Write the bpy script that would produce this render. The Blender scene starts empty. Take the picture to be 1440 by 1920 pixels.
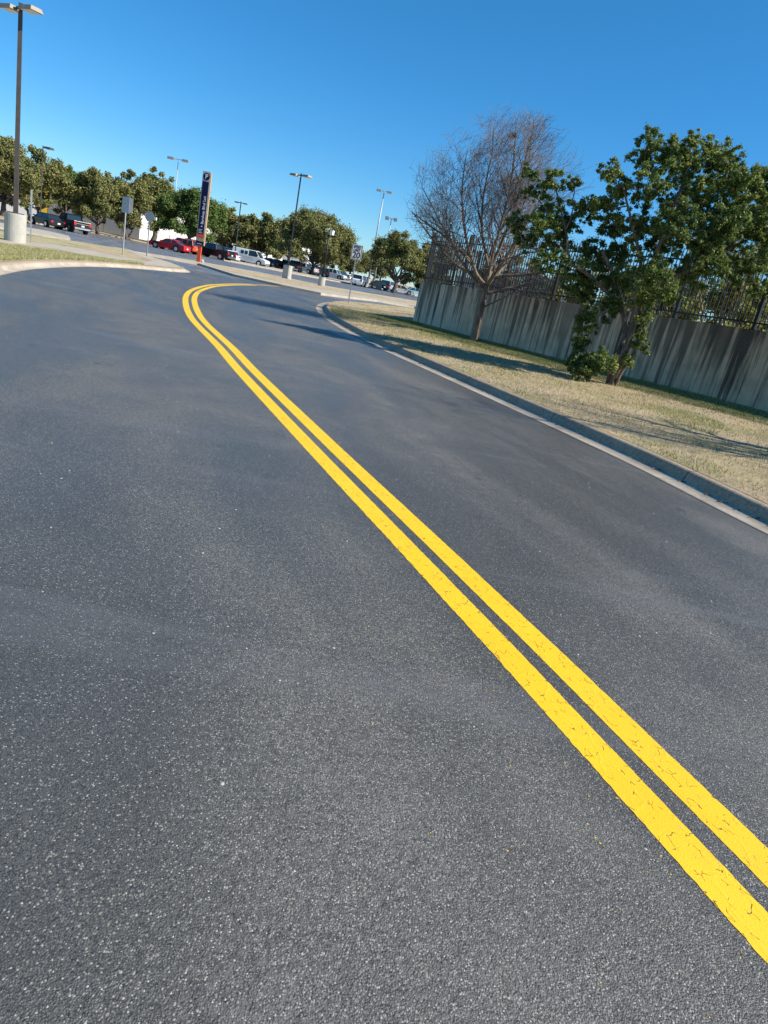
import bpy, bmesh, math, random
import numpy as np
from mathutils import Vector, Matrix
R = math.radians
scene = bpy.context.scene
C = scene.collection

# ------------------------------------------------------------------ camera
F_PX, ROLL, PITCH, CAM_H = 1300.0, R(11.6), R(18.1), 1.6
_f = np.array([0, math.cos(PITCH), -math.sin(PITCH)])
_r0 = np.array([1.0, 0, 0]); _u0 = np.cross(_r0, _f)
_r = _r0*math.cos(ROLL) + _u0*math.sin(ROLL)
_u = -_r0*math.sin(ROLL) + _u0*math.cos(ROLL)
cam_d = bpy.data.cameras.new('camera'); cam = bpy.data.objects.new('camera', cam_d); C.objects.link(cam)
m = Matrix(((_r[0], _u[0], -_f[0], 0), (_r[1], _u[1], -_f[1], 0), (_r[2], _u[2], -_f[2], CAM_H), (0, 0, 0, 1)))
cam.matrix_world = m
cam_d.sensor_fit = 'VERTICAL'; cam_d.sensor_height = 24.0
cam_d.lens = 24.0*F_PX/1920.0
cam_d.clip_start = 0.05; cam_d.clip_end = 9000
scene.camera = cam
def at(px, py, z=0.0):
    d = _f + _r*(px-720)/F_PX - _u*(py-960)/F_PX
    t = (z-CAM_H)/d[2]
    return np.array([d[0]*t, d[1]*t, z])
def atY(px, py, Y):
    """point on the view ray of a pixel at forward distance Y (world y)"""
    d = _f + _r*(px-720)/F_PX - _u*(py-960)/F_PX
    t = Y/d[1]
    return np.array([d[0]*t, Y, CAM_H+d[2]*t])
def hgt(base, top_py):
    """height of a vertical standing on base whose top is at image row top_py"""
    lo, hi = 0.0, 80.0
    for _ in range(50):
        mid = (lo+hi)/2
        p = np.array([base[0], base[1], mid-CAM_H]); k = p @ _f
        if 960-F_PX*(p @ _u)/k > top_py: lo = mid
        else: hi = mid
    return lo

# ------------------------------------------------------------------ world and sun
SUN_EL, SUN_AZ = R(38), R(-10)          # azimuth of the direction TOWARDS the sun, from +X counter-clockwise
world = bpy.data.worlds.new("World"); scene.world = world; world.use_nodes = True
wn = world.node_tree.nodes; wl = world.node_tree.links
bg = wn['Background']; sky = wn.new('ShaderNodeTexSky'); sky.sky_type = 'NISHITA'; sky.sun_disc = False
sky.sun_elevation = SUN_EL
sky.sun_rotation = R(90) - SUN_AZ
sky.altitude = 300; sky.air_density = 1.0; sky.dust_density = 0.0; sky.ozone_density = 3.0
hs = wn.new('ShaderNodeHueSaturation'); hs.inputs['Saturation'].default_value = 1.22
tn = wn.new('ShaderNodeMix'); tn.data_type = 'RGBA'; tn.blend_type = 'MULTIPLY'; tn.inputs[0].default_value = 1.0
# clear, dust-free winter air: the Nishita horizon comes out too yellow for this sky
wc = wn.new('ShaderNodeTexCoord'); wz = wn.new('ShaderNodeSeparateXYZ'); wl.new(wc.outputs['Generated'], wz.inputs[0])
wr_ = wn.new('ShaderNodeValToRGB'); wr_.color_ramp.elements[0].position = 0.0; wr_.color_ramp.elements[0].color = (0.58, 0.79, 1.02, 1)
wr_.color_ramp.elements[1].position = 0.45; wr_.color_ramp.elements[1].color = (0.82, 1.0, 1.05, 1)
wl.new(wz.outputs['Z'], wr_.inputs[0]); wl.new(wr_.outputs[0], tn.inputs[7])
wl.new(sky.outputs[0], tn.inputs[6]); wl.new(tn.outputs[2], hs.inputs['Color']); wl.new(hs.outputs[0], bg.inputs[0]); bg.inputs[1].default_value = 0.095
sd = Vector((math.cos(SUN_EL)*math.cos(SUN_AZ), math.cos(SUN_EL)*math.sin(SUN_AZ), math.sin(SUN_EL)))
sl = bpy.data.lights.new('sun', 'SUN'); sl.energy = 5.0; sl.angle = R(0.55); sl.color = (1.0, 0.94, 0.84)
so = bpy.data.objects.new('sun', sl); C.objects.link(so); so.rotation_euler = sd.to_track_quat('Z', 'Y').to_euler()
so.location = (30, -10, 40)
scene.view_settings.view_transform = 'Standard'; scene.view_settings.look = 'None'
scene.view_settings.exposure = 0.62; scene.view_settings.gamma = 1
scene.render.engine = 'CYCLES'
scene.cycles.max_bounces = 6

rng = np.random.default_rng(7); random.seed(7)

# ------------------------------------------------------------------ materials
class Mat:
    def __init__(s, name, rough=0.8, spec=0.4, metal=0.0):
        s.m = bpy.data.materials.new(name); s.m.use_nodes = True
        s.n = s.m.node_tree.nodes; s.l = s.m.node_tree.links; s.b = s.n['Principled BSDF']
        s.b.inputs['Roughness'].default_value = rough; s.b.inputs['Metallic'].default_value = metal
        s.b.inputs['Specular IOR Level'].default_value = spec
    def new(s, t, **k):
        n = s.n.new(t)
        for a, v in k.items():
            if a.startswith('i_'): n.inputs[a[2:].replace('_', ' ')].default_value = v
            else: setattr(n, a, v)
        return n
    def put(s, sock, v):
        if isinstance(v, (int, float, tuple, list)): sock.default_value = v
        else: s.l.new(v, sock)
    def coord(s, kind='Object', scale=(1,1,1), rot=(0,0,0), loc=(0,0,0)):
        if kind == 'World': tc = s.new('ShaderNodeNewGeometry').outputs['Position']
        else: tc = s.new('ShaderNodeTexCoord').outputs[kind]
        mp = s.new('ShaderNodeMapping'); mp.inputs['Scale'].default_value = scale; mp.inputs['Rotation'].default_value = rot; mp.inputs['Location'].default_value = loc
        s.l.new(tc, mp.inputs[0]); return mp.outputs[0]
    def noise(s, vec, scale, detail=4, rough=0.55, dist=0.0):
        n = s.new('ShaderNodeTexNoise', i_Scale=scale, i_Detail=detail, i_Roughness=rough, i_Distortion=dist)
        s.l.new(vec, n.inputs['Vector']); return n.outputs['Fac']
    def voro(s, vec, scale, feature='F1', out='Distance', rnd=1.0):
        n = s.new('ShaderNodeTexVoronoi', feature=feature, i_Scale=scale, i_Randomness=rnd)
        s.l.new(vec, n.inputs['Vector']); return n.outputs[out]
    def ramp(s, fac, stops):
        n = s.new('ShaderNodeValToRGB'); e = n.color_ramp.elements
        while len(e) < len(stops): e.new(0.5)
        for k, (p, c) in enumerate(stops):
            e[k].position = p
            e[k].color = (c, c, c, 1) if isinstance(c, (int, float)) else (*c, 1)
        s.l.new(fac, n.inputs[0]); return n.outputs[0]
    def mix(s, fac, a, b, mode='MIX'):
        n = s.new('ShaderNodeMix', data_type='RGBA', blend_type=mode)
        def c(v): return (*v, 1) if isinstance(v, tuple) and len(v) == 3 else v
        s.put(n.inputs[0], fac); s.put(n.inputs[6], c(a)); s.put(n.inputs[7], c(b)); return n.outputs[2]
    def math(s, op, a, b=0.0, clamp=False):
        n = s.new('ShaderNodeMath', operation=op, use_clamp=clamp)
        s.put(n.inputs[0], a); s.put(n.inputs[1], b); return n.outputs[0]
    def col(s, v):
        s.put(s.b.inputs['Base Color'], (*v, 1) if isinstance(v, tuple) and len(v) == 3 else v); return s
    def bump(s, h, strength=0.5, dist=0.01):
        n = s.new('ShaderNodeBump', i_Strength=strength, i_Distance=dist); s.l.new(h, n.inputs['Height'])
        s.l.new(n.outputs[0], s.b.inputs['Normal']); return s

def plain(name, col, rough=0.6, metal=0.0, var=0.12, scale=6.0, spec=0.4):
    M = Mat(name, rough, spec, metal); v = M.coord('Object')
    f = M.noise(v, scale, 5)
    a = tuple(c*(1-var) for c in col); b = tuple(min(1, c*(1+var)) for c in col)
    M.col(M.mix(M.ramp(f, [(0.3, 0.0), (0.7, 1.0)]), a, b)); return M.m

LANE = math.atan2(0.916, -0.40)         # direction of the near road
def asphalt(name, base, fresh=True):
    M = Mat(name, 0.62, 0.5)
    w = M.coord('World')
    lane = M.coord('World', rot=(0, 0, 0))
    rot = M.new('ShaderNodeVectorRotate', rotation_type='Z_AXIS', i_Angle=-LANE); M.l.new(w, rot.inputs['Vector'])
    mp = M.new('ShaderNodeMapping'); mp.inputs['Scale'].default_value = (0.28, 1.0, 1); M.l.new(rot.outputs[0], mp.inputs[0])
    ln = mp.outputs[0]
    clump = M.ramp(M.noise(w, 38, 5, 0.85), [(0.42, 0.0), (0.60, 1.0)])
    pits = M.ramp(M.noise(w, 62, 4, 0.8), [(0.33, 1.0), (0.45, 0.0)])
    # broad worn zones, stretched along the lane
    big = M.ramp(M.noise(ln, 0.75, 3, 0.5, 0.6), [(0.40, 0.0), (0.62, 1.0)])
    mid = M.ramp(M.noise(w, 1.6, 6, 0.65), [(0.33, 0.0), (0.72, 1.0)])
    zone = M.math('MULTIPLY', big, M.math('ADD', M.math('MULTIPLY', mid, 0.7), 0.3))
    # aggregate
    g1 = M.voro(w, 185, 'F1', 'Distance'); c1 = M.voro(w, 185, 'F1', 'Color')
    sep = M.new('ShaderNodeSeparateColor'); M.l.new(c1, sep.inputs[0])
    g2 = M.noise(w, 420, 3, 0.7)
    g3 = M.noise(w, 150, 4, 0.8)
    dark = tuple(c*0.12 for c in base); lite = tuple(min(1, c*1.9) for c in base)
    c3 = M.voro(w, 210, 'F1', 'Color'); s3 = M.new('ShaderNodeSeparateColor'); M.l.new(c3, s3.inputs[0])
    gr = M.math('ADD', M.math('MULTIPLY', s3.outputs[0], 0.6), M.math('MULTIPLY', M.ramp(g3, [(0.38, 0.0), (0.62, 1.0)]), 0.4))
    col = M.mix(gr, dark, lite)
    col = M.mix(M.math('MULTIPLY', M.ramp(g2, [(0.5, 0.0), (0.75, 1.0)]), 0.55), col, tuple(c*2.1 for c in base))
    # exposed pale stones: more of them inside the worn zones
    thr = M.math('SUBTRACT', 0.87 if fresh else 0.80, M.math('MULTIPLY', zone, 0.48))
    speck = M.math('GREATER_THAN', sep.outputs[0], thr)
    speck = M.math('MULTIPLY', speck, M.math('GREATER_THAN', M.math('ADD', M.math('MULTIPLY', sep.outputs[2], 0.55), 0.12), M.math('ADD', g1, M.math('MULTIPLY', M.math('SUBTRACT', g2, 0.5), 0.9))))
    tint = M.mix(sep.outputs[1], (0.22, 0.195, 0.155), (0.50, 0.48, 0.43))
    col = M.mix(M.math('MULTIPLY', speck, 0.85), col, tint)
    # coarser stones laid bare where the surface is worn
    c5 = M.voro(w, 92, 'F1', 'Color'); d5 = M.voro(w, 92, 'F1', 'Distance'); s5 = M.new('ShaderNodeSeparateColor'); M.l.new(c5, s5.inputs[0])
    wz = M.ramp(M.noise(ln, 0.55, 5, 0.62, 0.9), [(0.45, 0.0), (0.58, 1.0)])
    sp5 = M.math('GREATER_THAN', s5.outputs[0], M.math('SUBTRACT', 0.955, M.math('MULTIPLY', wz, 0.46)))
    sp5 = M.math('MULTIPLY', sp5, M.math('LESS_THAN', M.math('ADD', d5, M.math('MULTIPLY', g2, 0.3)), 0.50))
    col = M.mix(M.math('MULTIPLY', sp5, 0.75), col, M.mix(s5.outputs[1], (0.13, 0.115, 0.095), (0.34, 0.31, 0.25)))
    # a few larger stones
    c2 = M.voro(w, 42, 'F1', 'Color'); d2 = M.voro(w, 42, 'F1', 'Distance')
    s2 = M.new('ShaderNodeSeparateColor'); M.l.new(c2, s2.inputs[0])
    sp2 = M.math('MULTIPLY', M.math('GREATER_THAN', s2.outputs[0], 0.955), M.ramp(d2, [(0.12, 1.0), (0.2, 0.0)]))
    col = M.mix(M.math('MULTIPLY', sp2, 0.8), col, (0.5, 0.48, 0.42))
    col = M.mix(M.math('MULTIPLY', M.math('MULTIPLY', M.math('ADD', M.math('MULTIPLY', zone, 0.85), 0.15), clump), 1.0), col, tuple(c*2.6 for c in base))
    col = M.mix(M.math('MULTIPLY', pits, 0.75), col, tuple(c*0.35 for c in base))
    dsp = M.math('ADD', M.voro(w, 0.9), M.math('MULTIPLY', M.noise(w, 12, 4, 0.7), 0.10))
    col = M.mix(M.math('MULTIPLY', M.ramp(dsp, [(0.075, 1.0), (0.10, 0.0)]), 0.6), col, tuple(c*0.35 for c in base))
    # pale slanting sweeps and dark sealer smears
    sw = M.coord('World', scale=(0.26, 1.5, 1), rot=(0, 0, R(-30)))
    st = M.ramp(M.noise(sw, 0.9, 5, 0.6, 0.8), [(0.56, 0.0), (0.72, 1.0)])
    col = M.mix(M.math('MULTIPLY', st, 0.45), col, (0.16, 0.16, 0.16))
    dk = M.ramp(M.noise(ln, 0.5, 4, 0.55, 0.3), [(0.28, 1.0), (0.42, 0.0)])
    col = M.mix(M.math('MULTIPLY', dk, 0.35), col, tuple(c*0.55 for c in base))
    M.col(col)
    h = M.math('ADD', M.math('MULTIPLY', g3, 0.7), M.math('MULTIPLY', M.math('SUBTRACT', 1.0, g1), 0.8))
    M.bump(h, 0.8 if fresh else 0.4, 0.004)
    M.put(M.b.inputs['Roughness'], M.math('ADD', 0.37, M.math('MULTIPLY', zone, 0.28)))
    return M.m
m_road = asphalt('fresh_asphalt', (0.065, 0.063, 0.057))
m_road2 = asphalt('old_asphalt', (0.10, 0.10, 0.102), False)

def yellow():
    M = Mat('yellow_road_paint', 0.55, 0.4); w = M.coord('World')
    rot = M.new('ShaderNodeVectorRotate', rotation_type='Z_AXIS', i_Angle=-LANE); M.l.new(w, rot.inputs['Vector'])
    mp = M.new('ShaderNodeMapping'); mp.inputs['Scale'].default_value = (0.6, 1.0, 1); M.l.new(rot.outputs[0], mp.inputs[0])
    nz = M.new('ShaderNodeTexNoise', i_Scale=22.0, i_Detail=4.0); M.l.new(mp.outputs[0], nz.inputs['Vector'])
    add = M.new('ShaderNodeMix', data_type='VECTOR'); add.inputs[0].default_value = 0.035
    M.l.new(mp.outputs[0], add.inputs[4]); M.l.new(nz.outputs['Color'], add.inputs[5])
    e = M.voro(add.outputs[1], 24, 'DISTANCE_TO_EDGE')
    e2 = M.voro(add.outputs[1], 7, 'DISTANCE_TO_EDGE')
    crack = M.ramp(e, [(0.012, 1.0), (0.026, 0.0)])
    gate = M.ramp(M.noise(w, 17, 3, 0.6), [(0.53, 0.0), (0.57, 1.0)])
    crack = M.math('MULTIPLY', crack, gate)
    g3 = M.noise(w, 140, 4, 0.8); g2 = M.noise(w, 300, 2)
    base = M.mix(M.ramp(M.noise(w, 2.5, 4), [(0.3, 0.0), (0.7, 1.0)]), (0.80, 0.48, 0.009), (0.86, 0.54, 0.014))
    pit = M.ramp(g3, [(0.26, 1.0), (0.33, 0.0)])
    base = M.mix(M.math('MULTIPLY', pit, 0.4), base, (0.5, 0.28, 0.01))
    film = M.math('MULTIPLY', M.ramp(M.noise(w, 5, 6, 0.75), [(0.5, 0.0), (0.75, 1.0)]), M.ramp(g3, [(0.35, 1.0), (0.6, 0.2)]))
    base = M.mix(M.math('MULTIPLY', film, 0.45), base, (0.42, 0.27, 0.03))
    col = M.mix(M.math('MULTIPLY', crack, 0.85), base, (0.09, 0.06, 0.03))
    M.col(col)
    hh = M.math('ADD', M.math('MULTIPLY', g3, 0.7), M.math('MULTIPLY', M.ramp(e2, [(0.0, 1.0), (0.035, 0.0)]), 0.22))
    M.bump(M.math('SUBTRACT', hh, M.math('MULTIPLY', crack, 1.2)), 0.75, 0.004)
    return M.m
m_yellow = yellow()

def concrete(name, base, scale=1.0, grime=0.35):
    M = Mat(name, 0.88, 0.25); v = M.coord('World')
    a = M.noise(v, 1.3*scale, 7, 0.68); b = M.noise(v, 28, 4, 0.7); c = M.noise(v, 160, 2)
    col = M.mix(M.ramp(a, [(0.35, 0.0), (0.7, 1.0)]), tuple(x*(1-grime) for x in base), base)
    col = M.mix(M.math('MULTIPLY', M.ramp(b, [(0.3, 1.0), (0.55, 0.0)]), 0.35), col, tuple(x*0.55 for x in base))
    col = M.mix(M.math('MULTIPLY', M.ramp(c, [(0.6, 0.0), (0.7, 1.0)]), 0.3), col, tuple(min(1, x*1.35) for x in base))
    M.col(col); M.bump(M.math('ADD', b, M.math('MULTIPLY', c, 0.4)), 0.5, 0.006); return M.m
def kerb_mat():
    M = Mat('kerb_concrete', 0.88, 0.25); v = M.coord('World'); uv = M.coord('UV')
    a = M.noise(v, 1.5, 7, 0.68); b = M.noise(v, 24, 5, 0.72)
    sp = M.new('ShaderNodeSeparateXYZ'); M.l.new(uv, sp.inputs[0])
    base = M.mix(M.ramp(a, [(0.35, 0.0), (0.7, 1.0)]), (0.31, 0.26, 0.20), (0.52, 0.45, 0.36))
    # stained kerb crown and face, darkened to paint in the face's shade (profile coordinate > .4)
    kz = M.ramp(sp.outputs['X'], [(0.36, 0.0), (0.42, 1.0)])
    base = M.mix(M.math('MULTIPLY', kz, 0.75), base, M.mix(M.ramp(b, [(0.3, 0.0), (0.65, 1.0)]), (0.14, 0.10, 0.062), (0.42, 0.325, 0.225)))
    # tar lip where the asphalt laps on the gutter
    lip = M.ramp(M.math('ADD', sp.outputs['X'], M.math('MULTIPLY', M.noise(v, 14, 4), 0.10)), [(0.075, 1.0), (0.12, 0.0)])
    base = M.mix(M.math('MULTIPLY', lip, 0.6), base, (0.11, 0.11, 0.11))
    fr = M.math('FRACT', M.math('DIVIDE', sp.outputs['Y'], 3.05))
    j = M.math('LESS_THAN', fr, 0.006)
    base = M.mix(M.math('MULTIPLY', j, 0.8), base, (0.04, 0.038, 0.035))
    base = M.mix(M.math('MULTIPLY', M.ramp(b, [(0.28, 1.0), (0.42, 0.0)]), 0.4), base, (0.12, 0.11, 0.09))
    M.col(base); M.bump(b, 0.6, 0.01); return M.m
m_conc = concrete('pale_concrete', (0.52, 0.45, 0.35))
m_kerb = kerb_mat()
m_base = concrete('pole_base_concrete', (0.50, 0.48, 0.42), 2.0, 0.25)

def grass_mat(name, green=0.5, dry=(0.52, 0.41, 0.25)):
    M = Mat(name, 0.95, 0.1); v = M.coord('World')
    a = M.noise(v, 0.55, 5, 0.6, 0.5); b = M.noise(v, 9, 6, 0.75); c = M.noise(v, 60, 4, 0.8); d = M.noise(v, 1.9, 5, 0.7)
    col = M.mix(M.ramp(b, [(0.3, 0.0), (0.7, 1.0)]), tuple(x*0.6 for x in dry), dry)
    col = M.mix(M.math('MULTIPLY', M.ramp(c, [(0.4, 0.0), (0.75, 1.0)]), 0.6), col, tuple(min(1, x*1.35) for x in dry))
    col = M.mix(M.math('MULTIPLY', M.ramp(d, [(0.50, 0.0), (0.66, 1.0)]), 0.6), col, (0.27, 0.21, 0.17))
    so_ = M.ramp(M.noise(v, 0.42, 5, 0.65, 0.3), [(0.50, 0.0), (0.62, 1.0)])
    col = M.mix(M.math('MULTIPLY', so_, 0.55), col, M.mix(M.ramp(c, [(0.35, 0.0), (0.65, 1.0)]), (0.28, 0.21, 0.165), (0.52, 0.42, 0.34)))
    g = M.math('MULTIPLY', M.ramp(a, [(0.62-0.25*green, 0.0), (0.80-0.25*green, 1.0)]), M.ramp(b, [(0.35, 0.3), (0.6, 1.0)]))
    col = M.mix(M.math('MULTIPLY', g, 0.85), col, (0.15, 0.19, 0.04))
    M.col(col); M.bump(M.math('ADD', c, b), 0.8, 0.03); return M.m
m_verge = grass_mat('dry_verge_grass', 0.5)
m_lawn = grass_mat('patchy_lawn_grass', 0.55, (0.48, 0.42, 0.22))
m_blade_lawn = None
m_dirt = grass_mat('dry_dirt', 0.05, (0.40, 0.29, 0.17))

def blade_mat(name, stops):
    M = Mat(name, 0.8, 0.2)
    ri = M.new('ShaderNodeNewGeometry').outputs['Random Per Island']
    M.col(M.ramp(ri, stops))
    t = M.new('ShaderNodeBsdfTranslucent'); M.l.new(M.ramp(ri, stops), t.inputs[0])
    mx = M.new('ShaderNodeMixShader'); mx.inputs[0].default_value = 0.25
    M.l.new(M.b.outputs[0], mx.inputs[1]); M.l.new(t.outputs[0], mx.inputs[2])
    M.l.new(mx.outputs[0], M.n['Material Output'].inputs[0]); return M.m
m_blade_dry = blade_mat('dry_grass_blades', [(0.0, (0.28, 0.21, 0.13)), (0.35, (0.50, 0.39, 0.23)), (0.7, (0.68, 0.57, 0.36)), (0.9, (0.32, 0.31, 0.13))])
m_blade_grn = blade_mat('green_grass_blades', [(0.0, (0.10, 0.15, 0.03)), (0.45, (0.18, 0.24, 0.05)), (0.75, (0.30, 0.32, 0.10)), (1.0, (0.5, 0.42, 0.22))])

def leaf_mat(name, stops, trans=0.25, rough=0.5, spec=0.4):
    M = Mat(name, rough, spec)
    ri = M.new('ShaderNodeNewGeometry').outputs['Random Per Island']
    v = M.coord('World'); patch = M.noise(v, 0.9, 3)
    f = M.math('ADD', M.math('MULTIPLY', ri, 0.65), M.math('MULTIPLY', M.ramp(patch, [(0.35, 0.0), (0.65, 1.0)]), 0.35))
    c = M.ramp(f, stops); M.col(c)
    t = M.new('ShaderNodeBsdfTranslucent')
    M.l.new(c, t.inputs[0]); mx = M.new('ShaderNodeMixShader'); mx.inputs[0].default_value = trans
    M.l.new(M.b.outputs[0], mx.inputs[1]); M.l.new(t.outputs[0], mx.inputs[2])
    M.l.new(mx.outputs[0], M.n['Material Output'].inputs[0]); return M.m
m_leaf_oak = leaf_mat('oak_leaves', [(0.0, (0.085, 0.10, 0.03)), (0.5, (0.19, 0.20, 0.065)), (0.8, (0.30, 0.275, 0.10)), (1.0, (0.38, 0.30, 0.13))], 0.15, 0.7, 0.2)
m_leaf_oak2 = leaf_mat('greener_oak_leaves', [(0.0, (0.05, 0.09, 0.02)), (0.5, (0.11, 0.17, 0.04)), (1.0, (0.22, 0.26, 0.08))], 0.15, 0.7, 0.2)
m_leaf_green = leaf_mat('glossy_evergreen_leaves', [(0.0, (0.05, 0.085, 0.027)), (0.45, (0.13, 0.19, 0.05)), (0.75, (0.26, 0.32, 0.08)), (1.0, (0.46, 0.45, 0.12))], 0.35, 0.5, 0.22)
m_leaf_bush = leaf_mat('yellow_green_leaves', [(0.0, (0.09, 0.11, 0.025)), (0.5, (0.20, 0.22, 0.045)), (1.0, (0.36, 0.31, 0.08))], 0.35, 0.6, 0.2)
m_leaf_brown = leaf_mat('brown_winter_twigs', [(0.0, (0.12, 0.085, 0.065)), (1.0, (0.26, 0.19, 0.15))], 0.0, 0.9, 0.1)
def bark(name, a, b, scale=14):
    M = Mat(name, 0.92, 0.15); v = M.coord('World', scale=(1, 1, 0.22))
    n = M.noise(v, scale, 6, 0.7); M.col(M.mix(M.ramp(n, [(0.35, 0.0), (0.65, 1.0)]), a, b)); M.bump(n, 0.9, 0.02); return M.m
m_bark = bark('grey_brown_bark', (0.085, 0.065, 0.05), (0.27, 0.22, 0.17))
m_bark_oak = bark('dark_oak_bark', (0.05, 0.042, 0.036), (0.17, 0.14, 0.115))
m_twig = bark('reddish_twig_bark', (0.12, 0.098, 0.085), (0.27, 0.225, 0.195), 6)

def wall_mat():
    M = Mat('streaked_wall_concrete', 0.9, 0.2)
    o = M.new('ShaderNodeTexCoord').outputs['Object']
    sp = M.new('ShaderNodeSeparateXYZ'); M.l.new(o, sp.inputs[0])
    # streaks run down, leaning a little along the wall
    shear = M.math('ADD', sp.outputs[0], M.math('MULTIPLY', sp.outputs[2], -0.03))
    cb = M.new('ShaderNodeCombineXYZ'); M.l.new(shear, cb.inputs[0]); M.l.new(M.math('MULTIPLY', sp.outputs[2], 0.04), cb.inputs[2])
    v = cb.outputs[0]
    s1 = M.noise(v, 4.6, 6, 0.66, 0.12); s2 = M.noise(v, 10.0, 4, 0.6, 0.1)
    s = M.math('ADD', M.math('MULTIPLY', s1, 0.68), M.math('MULTIPLY', s2, 0.32))
    # height: 0 at the base, 1 at the cap
    top = M.math('DIVIDE', sp.outputs[2], 1.75)
    lowf = M.noise(v, 0.55, 2, 0.5)
    thr = M.math('SUBTRACT', M.math('ADD', 0.425, M.math('MULTIPLY', lowf, 0.18)), M.math('MULTIPLY', top, 0.085))
    k = M.math('MULTIPLY', M.math('SUBTRACT', s, thr), 11.0, True)
    # fewer streaks at the far end
    grain = M.noise(o, 22, 5, 0.7); blotch = M.noise(o, 1.7, 5, 0.6)
    pale = M.mix(M.ramp(blotch, [(0.3, 0.0), (0.7, 1.0)]), (0.46, 0.355, 0.245), (0.74, 0.58, 0.40))
    far = M.math('MULTIPLY', M.math('SUBTRACT', 3.5, sp.outputs[0]), 0.22, True)
    pale = M.mix(far, pale, (0.70, 0.58, 0.43))
    dk = M.mix(M.ramp(grain, [(0.3, 0.0), (0.7, 1.0)]), (0.035, 0.030, 0.026), (0.105, 0.09, 0.072))
    col = M.mix(M.math('MULTIPLY', k, M.ramp(M.noise(v, 1.3, 3, 0.6), [(0.35, 0.60), (0.6, 0.94)])), pale, dk)
    cap = M.ramp(M.math('ADD', top, M.math('MULTIPLY', grain, 0.12)), [(1.0, 0.0), (1.12, 1.0)])
    col = M.mix(M.math('MULTIPLY', cap, 0.45), col, (0.10, 0.085, 0.08))
    col = M.mix(M.math('MULTIPLY', M.ramp(M.math('ADD', top, M.math('MULTIPLY', grain, 0.15)), [(0.10, 1.0), (0.22, 0.0)]), 0.55), col, (0.07, 0.06, 0.045))
    sc = M.ramp(M.noise(o, 4.5, 4, 0.6), [(0.745, 0.0), (0.765, 1.0)])
    col = M.mix(M.math('MULTIPLY', sc, 0.6), col, (0.5, 0.48, 0.44))
    M.col(col); M.bump(M.math('ADD', grain, s2), 0.4, 0.01); return M.m
m_wall = wall_mat()
m_iron = plain('black_painted_iron', (0.016, 0.016, 0.018), 0.45, 0.3, 0.3)
m_bronze = plain('bronze_painted_steel', (0.085, 0.072, 0.062), 0.5, 0.3)
m_bronze_lt = plain('pale_bronze_lamp_housing', (0.30, 0.26, 0.20), 0.5, 0.2)
m_darkpole = plain('dark_painted_steel', (0.03, 0.035, 0.04), 0.45, 0.3)
m_galv = plain('galvanised_steel', (0.36, 0.38, 0.39), 0.5, 0.5)
m_white = plain('white_sign_sheeting', (0.66, 0.66, 0.64), 0.5, 0, 0.05)
m_blackp = plain('black_sign_print', (0.02, 0.02, 0.025), 0.5)
m_navy = plain('navy_enamel', (0.006, 0.012, 0.06), 0.7, 0, 0.1, spec=0.15)
m_orange = plain('orange_red_enamel', (0.62, 0.09, 0.025), 0.4)
m_tan = plain('tan_enamel', (0.42, 0.29, 0.17), 0.5)
m_greyb = plain('grey_enamel', (0.40, 0.38, 0.36), 0.5)
m_lens = plain('lamp_lens', (0.75, 0.76, 0.74), 0.2)
m_glass = plain('tinted_car_glass', (0.02, 0.03, 0.035), 0.08, 0, 0.1, spec=0.8)
m_tyre = plain('black_rubber', (0.018, 0.018, 0.018), 0.85)
m_rim = plain('alloy_rim', (0.55, 0.56, 0.58), 0.3, 0.8)
m_red_l = plain('red_lamp_plastic', (0.55, 0.015, 0.02), 0.2)
m_head_l = plain('clear_lamp_plastic', (0.75, 0.76, 0.78), 0.15)
m_plate = plain('licence_plate_white', (0.7, 0.7, 0.68), 0.5)
m_chrome = plain('bumper_steel', (0.5, 0.5, 0.5), 0.25, 0.9)
m_bldw = plain('white_building_panel', (0.74, 0.73, 0.70), 0.7, 0, 0.06, 0.4)
m_bldy = plain('yellow_building_panel', (0.66, 0.43, 0.03), 0.6, 0, 0.1, 0.5)
m_bldg = plain('grey_door_panel', (0.20, 0.21, 0.21), 0.6)
m_cream = plain('cream_render', (0.62, 0.56, 0.46), 0.8)
m_farw = plain('brown_grey_wall', (0.22, 0.19, 0.16), 0.8)
m_roofr = plain('red_fascia', (0.45, 0.06, 0.04), 0.6)
m_bluep = plain('blue_panel', (0.03, 0.10, 0.35), 0.5)
m_nest = plain('nest_twigs', (0.10, 0.07, 0.045), 0.95, 0, 0.4, 40)

# ------------------------------------------------------------------ mesh helpers
def link(name, me, mat=None, parent=None):
    o = bpy.data.objects.new(name, me); C.objects.link(o)
    if mat and me is not None: me.materials.append(mat)
    if parent is not None: o.parent = parent
    return o
def tag(o, label=None, cat=None, group=None, kind=None):
    if label: o['label'] = label
    if cat: o['category'] = cat
    if group: o['group'] = group
    if kind: o['kind'] = kind
    return o
def empty(name, loc, rz=0.0, **k):
    o = bpy.data.objects.new(name, None); C.objects.link(o); o.location = Vector([float(x) for x in loc]); o.rotation_euler = (0, 0, rz)
    o.empty_display_size = 0.2
    return tag(o, **k)
def np_mesh(name, V, Fc, smooth=False):
    """V (n,3), Fc (m,k) arrays of equal-sized faces"""
    me = bpy.data.meshes.new(name); V = np.asarray(V, np.float32); Fc = np.asarray(Fc, np.int32)
    me.vertices.add(len(V)); me.vertices.foreach_set('co', V.ravel())
    k = Fc.shape[1]; me.loops.add(Fc.size); me.loops.foreach_set('vertex_index', Fc.ravel())
    me.polygons.add(len(Fc)); me.polygons.foreach_set('loop_start', np.arange(0, Fc.size, k, dtype=np.int32))
    if smooth: me.polygons.foreach_set('use_smooth', np.ones(len(Fc), bool))
    me.update(calc_edges=True); me.validate(); return me
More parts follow.
